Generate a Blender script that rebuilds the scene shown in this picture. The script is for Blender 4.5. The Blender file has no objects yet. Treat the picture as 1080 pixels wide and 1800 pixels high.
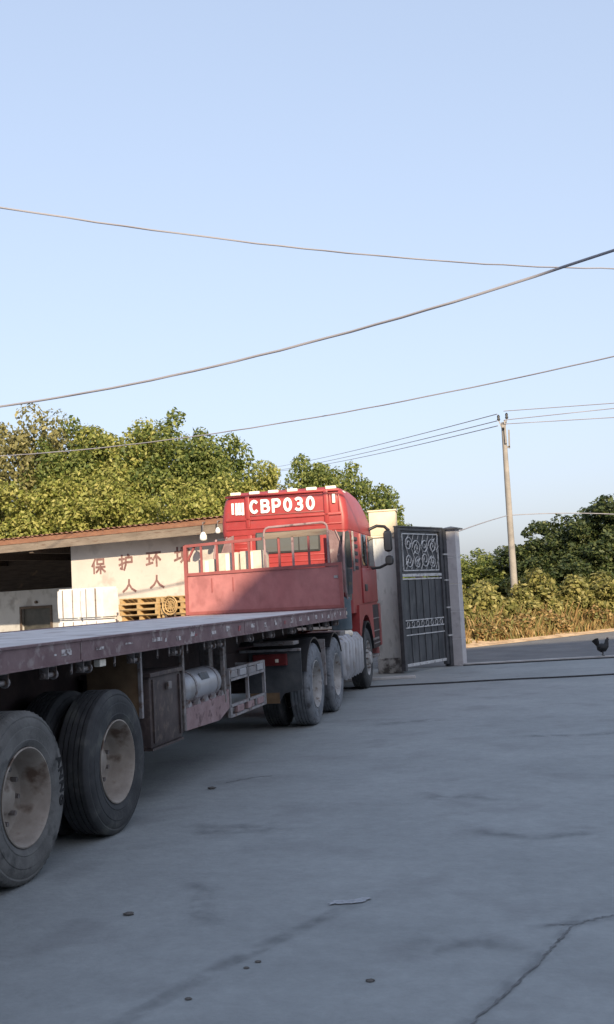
import bpy, bmesh, math, random
import numpy as np
from mathutils import Vector, Matrix

# ------------------------------------------------------------------ camera, sky, sun, exposure
scene = bpy.context.scene
COL = scene.collection
R = math.radians
EYE = Vector((0, 0, 1.606))
YAW, PITCH, ROLL = .2414, .0779, -.0526
fw = Vector((-math.sin(YAW)*math.cos(PITCH), math.cos(YAW)*math.cos(PITCH), math.sin(PITCH)))
r0 = Vector((math.cos(YAW), math.sin(YAW), 0)); u0 = r0.cross(fw)
rt = r0*math.cos(ROLL) + u0*math.sin(ROLL); up = -r0*math.sin(ROLL) + u0*math.cos(ROLL)
cam = bpy.data.cameras.new('camera'); camo = bpy.data.objects.new('camera', cam); COL.objects.link(camo)
M = Matrix((rt, up, -fw)).transposed().to_4x4(); M.translation = EYE; camo.matrix_world = M
cam.sensor_width = 36; cam.lens = 36*1870/1800; cam.clip_start = .05; cam.clip_end = 3000
scene.camera = camo

SUN_E, SUN_A = R(22), R(30)            # sun behind the viewer, to the right; light travels to (-sin A, cos A)
tosun = Vector((math.sin(SUN_A)*math.cos(SUN_E), -math.cos(SUN_A)*math.cos(SUN_E), math.sin(SUN_E)))
w = bpy.data.worlds.new('World'); scene.world = w; w.use_nodes = True
nt = w.node_tree; bg = nt.nodes['Background']
sky = nt.nodes.new('ShaderNodeTexSky'); sky.sky_type = 'NISHITA'; sky.sun_disc = False
sky.sun_elevation = SUN_E; sky.sun_rotation = math.atan2(tosun.x, tosun.y)
sky.altitude = 0; sky.air_density = 1.0; sky.dust_density = 3.3; sky.ozone_density = 4.0
gm = nt.nodes.new('ShaderNodeGamma'); gm.inputs[1].default_value = .4          # hazy, even sky
tn = nt.nodes.new('ShaderNodeMixRGB'); tn.blend_type = 'MULTIPLY'; tn.inputs[0].default_value = 1; tn.inputs[2].default_value = (1.98, 1.95, 2.08, 1)
nt.links.new(sky.outputs[0], gm.inputs[0]); nt.links.new(gm.outputs[0], tn.inputs[1]); nt.links.new(tn.outputs[0], bg.inputs[0]); bg.inputs[1].default_value = .15
sl = bpy.data.lights.new('sun', 'SUN'); sl.energy = 4.3; sl.angle = R(.53); sl.color = (1, .83, .60)
so = bpy.data.objects.new('sun', sl); COL.objects.link(so); so.rotation_euler = tosun.to_track_quat('Z', 'Y').to_euler()
so.location = (20, -40, 30)
vs = scene.view_settings; vs.view_transform = 'Standard'; vs.look = 'None'; vs.gamma = 1; vs.exposure = .9
vs.use_curve_mapping = False

# ------------------------------------------------------------------ materials
def pm(name, c1, c2=None, scale=6., rough=.7, bump=0., metal=0., detail=6., bscale=None, lo=.35, hi=.65, c3=None, s3=40., stretch=None, spec=None):
    m = bpy.data.materials.new(name); m.use_nodes = True
    n = m.node_tree; L = n.links; b = n.nodes['Principled BSDF']
    b.inputs['Roughness'].default_value = rough; b.inputs['Metallic'].default_value = metal
    if spec is not None: b.inputs['Specular IOR Level'].default_value = spec
    if c2 is None:
        b.inputs['Base Color'].default_value = (*c1, 1)
        if not bump: return m
    tc = n.nodes.new('ShaderNodeTexCoord'); vec = tc.outputs['Object']
    if stretch:
        mp = n.nodes.new('ShaderNodeMapping'); mp.inputs['Scale'].default_value = stretch
        L.new(vec, mp.inputs[0]); vec = mp.outputs[0]
    if c2 is not None:
        no = n.nodes.new('ShaderNodeTexNoise'); no.inputs['Scale'].default_value = scale; no.inputs['Detail'].default_value = detail
        no.inputs['Roughness'].default_value = .62
        L.new(vec, no.inputs['Vector'])
        cr = n.nodes.new('ShaderNodeValToRGB'); cr.color_ramp.elements[0].position = lo; cr.color_ramp.elements[1].position = hi
        cr.color_ramp.elements[0].color = (*c1, 1); cr.color_ramp.elements[1].color = (*c2, 1)
        L.new(no.outputs['Fac'], cr.inputs[0]); out = cr.outputs[0]
        if c3 is not None:
            n3 = n.nodes.new('ShaderNodeTexNoise'); n3.inputs['Scale'].default_value = s3; n3.inputs['Detail'].default_value = 8
            L.new(vec, n3.inputs['Vector'])
            r3 = n.nodes.new('ShaderNodeValToRGB'); r3.color_ramp.elements[0].position = .55; r3.color_ramp.elements[1].position = .68
            L.new(n3.outputs['Fac'], r3.inputs[0])
            mx = n.nodes.new('ShaderNodeMixRGB'); mx.inputs[2].default_value = (*c3, 1)
            L.new(r3.outputs[0], mx.inputs[0]); L.new(out, mx.inputs[1]); out = mx.outputs[0]
        L.new(out, b.inputs['Base Color'])
    if bump:
        nb = n.nodes.new('ShaderNodeTexNoise'); nb.inputs['Scale'].default_value = bscale or scale*4; nb.inputs['Detail'].default_value = 8
        L.new(vec, nb.inputs['Vector'])
        bp = n.nodes.new('ShaderNodeBump'); bp.inputs['Strength'].default_value = bump; bp.inputs['Distance'].default_value = .02
        L.new(nb.outputs['Fac'], bp.inputs['Height']); L.new(bp.outputs[0], b.inputs['Normal'])
    return m

def leafmat(name, cols, trans=.3):
    m = bpy.data.materials.new(name); m.use_nodes = True; n = m.node_tree; L = n.links
    b = n.nodes['Principled BSDF']; b.inputs['Roughness'].default_value = .55; b.inputs['Specular IOR Level'].default_value = .35
    g = n.nodes.new('ShaderNodeNewGeometry'); cr = n.nodes.new('ShaderNodeValToRGB')
    el = cr.color_ramp.elements
    while len(el) < len(cols): el.new(.5)
    for i, c in enumerate(cols):
        el[i].position = i/(len(cols)-1); el[i].color = (*c, 1)
    L.new(g.outputs['Random Per Island'], cr.inputs[0]); L.new(cr.outputs[0], b.inputs['Base Color'])
    tr = n.nodes.new('ShaderNodeBsdfTranslucent'); L.new(cr.outputs[0], tr.inputs[0])
    mx = n.nodes.new('ShaderNodeMixShader'); mx.inputs[0].default_value = trans
    L.new(b.outputs[0], mx.inputs[1]); L.new(tr.outputs[0], mx.inputs[2]); L.new(mx.outputs[0], n.nodes['Material Output'].inputs[0])
    return m

MT = {}
MT['concrete'] = pm('yard_concrete', (.247, .265, .268), (.285, .302, .303), .45, .88, .25, detail=9, bscale=30, lo=.3, hi=.7, c3=(.23, .243, .246), s3=1.7)
def grit(m, sc, amt):
    n = m.node_tree; L = n.links; b = n.nodes['Principled BSDF']; src = b.inputs['Base Color'].links[0].from_socket
    tc = n.nodes.new('ShaderNodeTexCoord'); no = n.nodes.new('ShaderNodeTexNoise'); no.inputs['Scale'].default_value = sc; no.inputs['Detail'].default_value = 10; no.inputs['Roughness'].default_value = .75
    L.new(tc.outputs['Object'], no.inputs['Vector'])
    mr = n.nodes.new('ShaderNodeMapRange'); mr.inputs[1].default_value = .3; mr.inputs[2].default_value = .7; mr.inputs[3].default_value = 1-amt; mr.inputs[4].default_value = 1+amt
    L.new(no.outputs['Fac'], mr.inputs[0]); mx = n.nodes.new('ShaderNodeMixRGB'); mx.blend_type = 'MULTIPLY'; mx.inputs[0].default_value = 1
    L.new(src, mx.inputs[1]); L.new(mr.outputs[0], mx.inputs[2]); L.new(mx.outputs[0], b.inputs['Base Color'])
grit(MT['concrete'], 9, .11); grit(MT['concrete'], .9, .09)
MT['asphalt'] = pm('road_asphalt', (.115, .115, .12), (.165, .163, .165), 1.2, .9, .3, bscale=60)
MT['kerb'] = pm('pale_kerb', (.36, .35, .34), (.5, .49, .48), 3, .85, .2)
MT['dirt'] = pm('sandy_dirt', (.42, .28, .16), (.62, .45, .28), 2.2, .95, .5, bscale=14, c3=(.25, .16, .09), s3=5)
MT['soil'] = pm('grassy_soil', (.10, .085, .04), (.19, .15, .07), 1.2, .95, .5, bscale=10)
MT['crack'] = pm('crack_dirt', (.10, .102, .105), (.21, .218, .222), 14, .95)
MT['red'] = pm('cab_red', (.28, .032, .032), (.335, .044, .042), 3, .42, c3=(.28, .05, .05), s3=9, spec=.5)
grit(MT['red'], 2.2, .10)
MT['red_d'] = pm('cab_red_trim', (.22, .06, .055), (.29, .085, .08), 6, .5)
MT['board_red'] = pm('headboard_red', (.30, .105, .104), (.38, .15, .145), 2.5, .62, .12, bscale=9, c3=(.28, .10, .098), s3=6, stretch=(1, 1, .5))
grit(MT['board_red'], 3.0, .18)
MT['maroon'] = pm('trailer_maroon', (.16, .095, .10), (.25, .17, .17), 4, .75, .2, bscale=22, c3=(.32, .26, .25), s3=11)
MT['maroon_d'] = pm('chassis_maroon', (.028, .018, .018), (.055, .035, .032), 4, .85, .2)
MT['deck'] = pm('deck_steel', (.46, .43, .42), (.60, .57, .56), 2.0, .72, .25, bscale=25, c3=(.34, .29, .28), s3=3)
MT['tape'] = pm('worn_white_tape', (.13, .085, .085), (.62, .58, .57), 28, .6, lo=.42, hi=.56)
MT['tape_red'] = pm('worn_red_tape', (.16, .07, .07), (.42, .08, .09), 26, .6, lo=.45, hi=.55)
MT['steel'] = pm('dirty_steel', (.14, .125, .12), (.28, .255, .245), 14, .6, .15, metal=.3, c3=(.12, .07, .045), s3=18)
MT['pale_steel'] = pm('pale_painted_steel', (.20, .185, .185), (.33, .315, .32), 10, .55, .1, c3=(.16, .11, .09), s3=16)
MT['silver'] = pm('silver_tank', (.34, .34, .355), (.44, .44, .46), 3, .42, .04, metal=.3, c3=(.30, .29, .285), s3=5)
MT['pink'] = pm('faded_pink_beam', (.24, .15, .15), (.36, .25, .25), 6, .7, .1, c3=(.14, .08, .08), s3=12)
MT['box_brown'] = pm('toolbox_brown', (.045, .033, .032), (.085, .062, .058), 5, .65, .15, c3=(.12, .09, .075), s3=14)
MT['tan'] = pm('tan_flap', (.16, .10, .055), (.25, .165, .095), 5, .85, .1)
MT['tyre_dusty'] = pm('dusty_tyre', (.10, .098, .093), (.17, .166, .158), 5, .92, .2, bscale=40, c3=(.055, .054, .052), s3=6)
MT['tyre'] = pm('dark_tyre', (.026, .027, .029), (.055, .056, .058), 5, .78, .15, bscale=40, c3=(.085, .088, .08), s3=5)
MT['tyre_grey'] = pm('grey_tyre', (.12, .13, .145), (.21, .22, .235), 6, .88, .15, c3=(.06, .06, .065), s3=9)
MT['rim'] = pm('rusty_cream_rim', (.26, .22, .185), (.40, .35, .30), 5, .6, .12, c3=(.13, .085, .06), s3=6)
MT['rim_grey'] = pm('grey_rim', (.28, .27, .26), (.44, .43, .42), 7, .55, .1, c3=(.17, .13, .10), s3=12)
MT['black'] = pm('black_plastic', (.012, .012, .013), (.022, .022, .023), 8, .45)
MT['rubber'] = pm('black_rubber', (.03, .03, .032), (.05, .05, .052), 12, .85)
MT['ink'] = pm('black_ink', (.012, .012, .012), None, rough=.8)
MT['white_paint'] = pm('white_lettering', (.80, .78, .74), (.88, .86, .82), 20, .6)
MT['lens'] = pm('marker_lens', (.82, .74, .6), (.88, .82, .70), 12, .25)
MT['tail_red'] = pm('tail_lamp_red', (.14, .02, .02), (.2, .03, .03), 9, .35)
MT['amber'] = pm('amber_lens', (.62, .25, .04), None, rough=.3)
MT['fender'] = pm('grey_fender', (.075, .085, .095), (.15, .16, .17), 5, .7, .1, c3=(.2, .17, .13), s3=6)
MT['flap'] = pm('rear_flap', (.05, .055, .062), (.10, .105, .11), 4, .75, .1)
MT['fairing'] = pm('dark_fairing', (.03, .034, .036), (.07, .075, .078), 5, .35)
MT['blue_drum'] = pm('blue_grey_drum', (.055, .085, .105), (.10, .14, .165), 5, .5)
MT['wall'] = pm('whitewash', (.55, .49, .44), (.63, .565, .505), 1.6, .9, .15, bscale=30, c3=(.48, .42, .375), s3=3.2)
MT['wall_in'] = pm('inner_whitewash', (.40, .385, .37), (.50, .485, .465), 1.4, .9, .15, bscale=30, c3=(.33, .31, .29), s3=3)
MT['slogan'] = pm('faded_slogan_red', (.17, .085, .078), (.29, .175, .155), 14, .85)
MT['rust'] = pm('rusty_roof_edge', (.19, .085, .05), (.29, .145, .085), 5, .85, .2, stretch=(1, 1, 3), c3=(.22, .12, .08), s3=9)
MT['fascia'] = pm('dirty_beige_fascia', (.17, .135, .105), (.26, .21, .165), 3, .9, .2, stretch=(.6, 1, 4), c3=(.16, .11, .08), s3=7)
MT['soffit'] = pm('grey_soffit', (.16, .135, .115), (.25, .21, .18), 4, .9, .1, stretch=(.3, 3, 1))
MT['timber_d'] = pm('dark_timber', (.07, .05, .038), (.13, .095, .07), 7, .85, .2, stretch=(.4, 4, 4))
MT['door_d'] = pm('dark_door', (.045, .042, .035), (.08, .075, .062), 4, .6)
MT['pillar'] = pm('pillar_white', (.55, .56, .545), (.68, .685, .665), 2.2, .85, .15, stretch=(2, 2, .6), c3=(.42, .43, .41), s3=4.5)
MT['cap'] = pm('cream_cap', (.60, .50, .37), (.70, .60, .46), 3, .85, .1)
MT['grime'] = pm('pillar_base_grime', (.10, .095, .09), (.45, .445, .43), 7, .9, .3, lo=.42, hi=.6)
MT['tile'] = pm('grey_tile', (.45, .435, .445), (.55, .535, .54), 4, .45, .08, c3=(.40, .38, .39), s3=6)
MT['tile_band'] = pm('pale_tile_joint', (.55, .54, .55), (.64, .63, .63), 8, .6)
MT['gate_d'] = pm('gate_dark', (.026, .030, .036), (.075, .08, .088), 3, .5, .08, stretch=(1, 1, .4), c3=(.09, .095, .10), s3=5)
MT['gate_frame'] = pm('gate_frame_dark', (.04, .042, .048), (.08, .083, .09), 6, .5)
MT['gate_p'] = pm('gate_pale_paint', (.42, .425, .43), (.60, .605, .60), 9, .55, .1, c3=(.2, .2, .2), s3=14)
MT['pole'] = pm('pole_concrete', (.20, .185, .17), (.30, .275, .25), 2.5, .85, .1)
MT['wire'] = pm('wire_grey', (.26, .255, .28), None, rough=.7)
MT['wire_thin'] = pm('wire_pale', (.27, .26, .29), None, rough=.7)
MT['bark'] = pm('bark', (.09, .065, .045), (.16, .12, .085), 8, .95, .5, stretch=(1, 1, .3))
MT['wood'] = pm('pallet_wood', (.36, .23, .10), (.50, .35, .17), 3.5, .85, .15, stretch=(5, .6, 5), c3=(.32, .19, .08), s3=4)
MT['wrap'] = pm('white_wrap', (.60, .59, .585), (.72, .71, .70), 4, .5, 1.0, bscale=5, spec=.4)
MT['carton'] = pm('cream_carton', (.46, .40, .33), (.58, .52, .44), 5, .7, .1)
MT['lamp_w'] = pm('lamp_white', (.78, .76, .73), (.85, .84, .81), 7, .4)
MT['feather'] = pm('dark_feathers', (.004, .004, .005), (.012, .011, .012), 30, .6)
MT['comb'] = pm('dark_red_comb', (.12, .02, .015), None, rough=.6)
MT['hall'] = pm('shade_hall_wall', (.72, .71, .70), (.78, .77, .76), 1, .9)  # unseen hall kept near white to bounce light into the shade
MT['litter'] = pm('pale_scrap', (.27, .285, .305), (.40, .42, .45), 30, .5, .4)
MT['stone'] = pm('dark_stone', (.07, .065, .06), (.13, .12, .11), 30, .9)
def glassmat():
    m = bpy.data.materials.new('window_glass'); m.use_nodes = True; b = m.node_tree.nodes['Principled BSDF']
    b.inputs['Base Color'].default_value = (.11, .115, .11, 1); b.inputs['Roughness'].default_value = .1; b.inputs['Specular IOR Level'].default_value = .8
    return m
MT['glass'] = glassmat()
MT['dark_glass'] = pm('dark_side_glass', (.015, .017, .018), None, rough=.08)
LEAF = {
 'yellowgreen': leafmat('leaf_yellow_green', [(.12, .15, .03), (.28, .30, .07), (.46, .43, .14), (.17, .20, .04)], .4),
 'green': leafmat('leaf_green', [(.045, .075, .018), (.12, .16, .04), (.27, .29, .08), (.08, .11, .025)], .36),
 'olive': leafmat('leaf_olive', [(.12, .12, .045), (.24, .225, .085), (.36, .32, .14)], .38),
 'dark': leafmat('leaf_dark', [(.018, .034, .012), (.05, .072, .022), (.11, .125, .04)], .24),
 'dry': leafmat('leaf_dry', [(.16, .10, .04), (.32, .20, .08), (.45, .32, .14), (.13, .13, .04), (.22, .21, .07)], .3),
 'bush': leafmat('leaf_bush', [(.11, .12, .03), (.24, .23, .065), (.40, .35, .13), (.075, .085, .02)], .38),
}

# ------------------------------------------------------------------ mesh helpers
class B:
    def __init__(s): s.v = []; s.f = []
    def add(s, vs, fs):
        o = len(s.v); s.v += [tuple(p) for p in vs]; s.f += [tuple(i+o for i in f) for f in fs]; return s
    def box(s, x0, x1, y0, y1, z0, z1, ch=0.):
        if ch <= 0:
            return s.add([(x0,y0,z0),(x1,y0,z0),(x1,y1,z0),(x0,y1,z0),(x0,y0,z1),(x1,y0,z1),(x1,y1,z1),(x0,y1,z1)],
                         [(3,2,1,0),(4,5,6,7),(0,1,5,4),(1,2,6,5),(2,3,7,6),(3,0,4,7)])
        bm = bmesh.new(); bmesh.ops.create_cube(bm, size=1)
        for v in bm.verts: v.co = Vector((x0+(v.co.x+.5)*(x1-x0), y0+(v.co.y+.5)*(y1-y0), z0+(v.co.z+.5)*(z1-z0)))
        bmesh.ops.bevel(bm, geom=bm.edges[:], offset=ch, segments=2, affect='EDGES', profile=.5)
        bm.verts.index_update()
        s.add([v.co[:] for v in bm.verts], [[v.index for v in f.verts] for f in bm.faces]); bm.free(); return s
    def bar(s, a, b, wd, ht=None, upv=(0,0,1)):
        a = Vector(a); b = Vector(b); ht = ht or wd; d = (b-a).normalized(); u = Vector(upv)
        if abs(d.dot(u)) > .98: u = Vector((1,0,0))
        x = d.cross(u).normalized()*wd/2; y = x.cross(d).normalized()*ht/2
        p = [q+sx*x+sy*y for q in (a, b) for sx, sy in ((-1,-1),(1,-1),(1,1),(-1,1))]
        return s.add(p, [(3,2,1,0),(4,5,6,7),(0,1,5,4),(1,2,6,5),(2,3,7,6),(3,0,4,7)])
    def tube(s, pts, r, n=8, cap=True):
        pts = [Vector(p) for p in pts]; rs = r if isinstance(r, (list, tuple)) else [r]*len(pts)
        o = []; prev = None
        for i, p in enumerate(pts):
            d = (pts[min(i+1, len(pts)-1)]-pts[max(i-1, 0)]).normalized()
            if prev is None:
                u = Vector((0,0,1)) if abs(d.z) < .9 else Vector((1,0,0)); x = d.cross(u).normalized()
            else:
                x = (prev-d*prev.dot(d)).normalized()
            prev = x; y = d.cross(x)
            o += [p+(x*math.cos(2*math.pi*k/n)+y*math.sin(2*math.pi*k/n))*rs[i] for k in range(n)]
        f = [(i*n+k, i*n+(k+1) % n, (i+1)*n+(k+1) % n, (i+1)*n+k) for i in range(len(pts)-1) for k in range(n)]
        if cap: f += [tuple(range(n))[::-1], tuple((len(pts)-1)*n+k for k in range(n))]
        return s.add(o, f)
    def cyl(s, a, b, r, n=16, r2=None): return s.tube([a, b], [r, r if r2 is None else r2], n)
    def lathe(s, prof, n=48, axis='x', c=(0,0,0), closed=False, mod=None):
        o = []
        for k in range(n):
            t = 2*math.pi*k/n; ct, st = math.cos(t), math.sin(t)
            for j, (a, r) in enumerate(prof):
                if mod: r = mod(k, j, r)
                if axis == 'x': o.append((c[0]+a, c[1]+r*ct, c[2]+r*st))
                elif axis == 'y': o.append((c[0]+r*ct, c[1]+a, c[2]+r*st))
                else: o.append((c[0]+r*ct, c[1]+r*st, c[2]+a))
        m = len(prof); q = m if closed else m-1
        f = [(k*m+j, k*m+(j+1) % m, ((k+1) % n)*m+(j+1) % m, ((k+1) % n)*m+j) for k in range(n) for j in range(q)]
        return s.add(o, f)
    def prism(s, poly, a, b, axis='y'):
        n = len(poly)
        def P(p, t): return (p[0], t, p[1]) if axis == 'y' else ((t, p[0], p[1]) if axis == 'x' else (p[0], p[1], t))
        return s.add([P(p, a) for p in poly]+[P(p, b) for p in poly],
                     [tuple(range(n)), tuple(range(n, 2*n))[::-1]]+[(i, i+n, (i+1) % n+n, (i+1) % n) for i in range(n)])
    def xf(s, m):
        s.v = [tuple(m @ Vector(p)) for p in s.v]; return s
    def build(s, name, mat, parent=None, smooth=None, loc=(0,0,0), bev=0):
        me = bpy.data.meshes.new(name); me.from_pydata(s.v, [], s.f); me.validate()
        bm = bmesh.new(); bm.from_mesh(me); bmesh.ops.recalc_face_normals(bm, faces=bm.faces); bm.to_mesh(me); bm.free()
        me.materials.append(MT[mat] if isinstance(mat, str) else mat)
        if smooth is not None:
            me.polygons.foreach_set('use_smooth', [True]*len(me.polygons)); me.set_sharp_from_angle(angle=R(smooth))
        return link(name, me, parent, loc)
def link(name, me, parent=None, loc=(0,0,0)):
    o = bpy.data.objects.new(name, me); COL.objects.link(o); o.location = loc
    if parent: o.parent = parent
    return o
def tag(o, label=None, cat=None, group=None, kind=None):
    if label: o['label'] = label
    if cat: o['category'] = cat
    if group: o['group'] = group
    if kind: o['kind'] = kind
    return o
def thing(name, label, cat, loc=(0,0,0), rz=0, group=None):
    o = bpy.data.objects.new(name, None); o.empty_display_size = .2; COL.objects.link(o)
    o.location = loc; o.rotation_euler = (0, 0, rz); return tag(o, label, cat, group)
def copy_tree(o, parent=None):
    c = o.copy(); COL.objects.link(c); c.parent = parent
    for ch in list(o.children): copy_tree(ch, c)
    return c
rnd = random.Random(7)

# ------------------------------------------------------------------ stroke lettering
def arc(cx, cy, rx, ry, a0, a1, n=10): return [(cx+rx*math.cos(R(a0+(a1-a0)*i/n)), cy+ry*math.sin(R(a0+(a1-a0)*i/n))) for i in range(n+1)]
GLY = {
 '保': [[(.28,.95),(.05,.5)],[(.18,.74),(.18,.03)],[(.42,.6),(.42,.92),(.88,.92),(.88,.6)],[(.42,.62),(.88,.62)],[(.33,.42),(.97,.42)],[(.65,.62),(.65,0)],[(.63,.4),(.35,.1)],[(.67,.4),(.97,.1)]],
 '护': [[(.05,.72),(.4,.72)],[(.24,.97),(.24,.08),(.12,.13)],[(.04,.34),(.42,.48)],[(.66,.99),(.74,.88)],[(.52,.8),(.93,.8),(.93,.5)],[(.52,.5),(.93,.5)],[(.52,.8),(.5,.35),(.38,.02)]],
 '环': [[(.05,.86),(.42,.86)],[(.07,.53),(.4,.53)],[(.02,.14),(.45,.24)],[(.23,.86),(.23,.18)],[(.5,.87),(.98,.87)],[(.79,.86),(.48,.42)],[(.72,.64),(.72,.02)],[(.77,.62),(.97,.4)]],
 '境': [[(.05,.65),(.38,.65)],[(.21,.93),(.21,.22)],[(.02,.14),(.4,.28)],[(.68,1),(.68,.9)],[(.48,.88),(.92,.88)],[(.56,.85),(.6,.74)],[(.82,.85),(.78,.74)],[(.43,.71),(.97,.71)],
        [(.52,.33),(.52,.6),(.88,.6),(.88,.33)],[(.52,.46),(.88,.46)],[(.52,.34),(.88,.34)],[(.62,.33),(.56,.15),(.44,.02)],[(.76,.33),(.76,.06),(.97,.06),(.97,.19)]],
 '人': [[(.5,.97),(.48,.62),(.3,.28),(.04,.04)],[(.49,.62),(.68,.26),(.96,.04)]],
 'bars': [[(.08,.95),(.08,.12)],[(.4,.95),(.4,.05)],[(.66,.95),(.66,.05)],[(.93,.95),(.93,.02)],[(.4,.12),(.93,.12)]],
 'C': [arc(.52,.5,.36,.4,48,312,12)],
 'B': [[(.16,.08),(.16,.92)],[(.16,.9),(.55,.9)]+arc(.55,.71,.24,.19,90,-90,8)+[(.16,.52)],[(.16,.1),(.58,.1)]+arc(.58,.31,.26,.21,-90,90,8)[0:]+[(.16,.52)]],
 'P': [[(.16,.06),(.16,.92)],[(.16,.9),(.56,.9)]+arc(.56,.67,.26,.23,90,-90,8)+[(.16,.44)]],
 '0': [arc(.5,.5,.31,.4,90,450,18)],
 '3': [arc(.45,.7,.3,.2,140,-90,10)+arc(.45,.29,.33,.21,90,-140,10)],
 'A': [[(.05,.05),(.5,.95),(.95,.05)],[(.22,.38),(.78,.38)]],
 'N': [[(.12,.05),(.12,.95),(.88,.05),(.88,.95)]],
 'G': [arc(.52,.5,.38,.42,50,330,12)+[(.88,.48),(.55,.48)]],
}
def glyph(ch, o, ax, ay, nz, sx, sy, tw, th):
    """strokes as thin plates: origin o, right ax, up ay, outward nz"""
    b = B(); o = Vector(o); ax = Vector(ax); ay = Vector(ay); nz = Vector(nz); k = 0
    for line in GLY[ch]:
        for p, q in zip(line[:-1], line[1:]):
            P = o+ax*p[0]*sx+ay*p[1]*sy; Q = o+ax*q[0]*sx+ay*q[1]*sy; d = (Q-P).normalized()
            P -= d*tw*.32; Q += d*tw*.32
            h = th+.00025*k; k += 1
            b.bar(P+nz*h/2, Q+nz*h/2, tw, h, nz)
    return b

# ------------------------------------------------------------------ ground, road, verge
def plane_grid(name, mat, poly, z, kind='structure', parent=None):
    b = B(); b.add([(x, y, z) for x, y in poly], [tuple(range(len(poly)))]); o = b.build(name, mat, parent)
    if o.data.polygons[0].normal.z < 0: o.data.flip_normals()
    if kind: o['kind'] = kind
    return o
ground = plane_grid('ground', 'concrete', [(-700, -700), (700, -700), (700, 900), (-700, 900)], 0)
road = plane_grid('road', 'asphalt', [(-3.6, 21.72), (40, 33.2), (40, 93), (.85, 33.7), (-2.94, 27.95), (-7.5, 27.2), (-7.5, 24.5)], .006)
# verge: a dirt strip that rises into a bank
def bank():
    b = B(); edge = [(-40, 26.6), (-20, 26.8), (-7, 27.2), (-2.94, 27.95), (.85, 33.7), (6, 41.5), (20, 62), (45, 98)]
    rows = [(0, .012), (.5, .05), (1.4, .10), (3.2, .35), (8, .8), (30, 1.0), (120, 1.0)]
    n = len(edge); pts = []
    for off, z in rows:
        for i, e in enumerate(edge):
            jx = rnd.uniform(-.12, .12)*(off > 0); pts.append((e[0]-.45*off*.2+jx, e[1]+off+jx, z+rnd.uniform(-.03, .05)*(off > .6)))
    b.add(pts, [(r*n+i, r*n+i+1, (r+1)*n+i+1, (r+1)*n+i) for r in range(len(rows)-1) for i in range(n-1)])
    o = b.build('verge', 'dirt', None, 60); o.data.materials.append(MT['soil'])
    for i, p in enumerate(o.data.polygons):
        if i//(n-1) >= 3: p.material_index = 1
    for p in o.data.polygons:
        if p.normal.z < 0: o.data.flip_normals(); break
    o['kind'] = 'structure'; return o
bank()
kb = B(); kb.bar((-2.3, 22.10, .02), (14, 26.5, .02), .16, .05); kerb = tag(kb.build('kerb', 'kerb'), kind='structure')
def ribbon(pts, wd, z, jit, seed, n=14):
    rr = random.Random(seed); P = []
    for a, b_ in zip(pts[:-1], pts[1:]):
        for i in range(n): P.append((a[0]+(b_[0]-a[0])*i/n, a[1]+(b_[1]-a[1])*i/n))
    P.append(pts[-1]); b = B(); vs = []
    for i, p in enumerate(P):
        q = P[min(i+1, len(P)-1)]; o = P[max(i-1, 0)]; d = Vector((q[0]-o[0], q[1]-o[1])).normalized(); nn = Vector((-d.y, d.x))
        j = rr.uniform(-jit, jit); ww = wd*rr.uniform(.25, 1)*(.25 if i in (0, len(P)-1) else 1)
        vs += [(p[0]+nn.x*(j+ww/2), p[1]+nn.y*(j+ww/2), z), (p[0]+nn.x*(j-ww/2), p[1]+nn.y*(j-ww/2), z)]
    return b.add(vs, [(2*i, 2*i+1, 2*i+3, 2*i+2) for i in range(len(P)-1)])
for k, (pts, wd, jit) in enumerate([
    ([(-.12, 5.24), (-.20, 4.95), (-.25, 4.75), (-.36, 4.42), (-.50, 4.0), (-.75, 3.2)], .016, .008),
    ([(-.24, 5.24), (-.10, 5.27), (.05, 5.40), (.35, 5.5)], .014, .012),
    ([(-3.1, 9.0), (-2.9, 9.3), (-2.75, 9.35)], .02, .015)]):
    ribbon(pts, wd, .004, jit, k).build('crack', 'crack', ground)
def stainmat():
    m = bpy.data.materials.new('damp_stain'); m.use_nodes = True; n = m.node_tree; L = n.links; b = n.nodes['Principled BSDF']
    b.inputs['Base Color'].default_value = (.10, .105, .115, 1); b.inputs['Roughness'].default_value = .9
    tc = n.nodes.new('ShaderNodeTexCoord'); no = n.nodes.new('ShaderNodeTexNoise'); no.inputs['Scale'].default_value = 7; no.inputs['Detail'].default_value = 7
    L.new(tc.outputs['Object'], no.inputs['Vector'])
    at = n.nodes.new('ShaderNodeAttribute'); at.attribute_name = 'fade'
    mu = n.nodes.new('ShaderNodeMath'); mu.operation = 'MULTIPLY'
    mr = n.nodes.new('ShaderNodeMapRange'); mr.inputs[1].default_value = .35; mr.inputs[2].default_value = .7; mr.inputs[4].default_value = .34
    L.new(no.outputs['Fac'], mr.inputs[0]); L.new(mr.outputs[0], mu.inputs[0]); L.new(at.outputs['Fac'], mu.inputs[1]); L.new(mu.outputs[0], b.inputs['Alpha'])
    return m
STAIN = stainmat()
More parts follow.
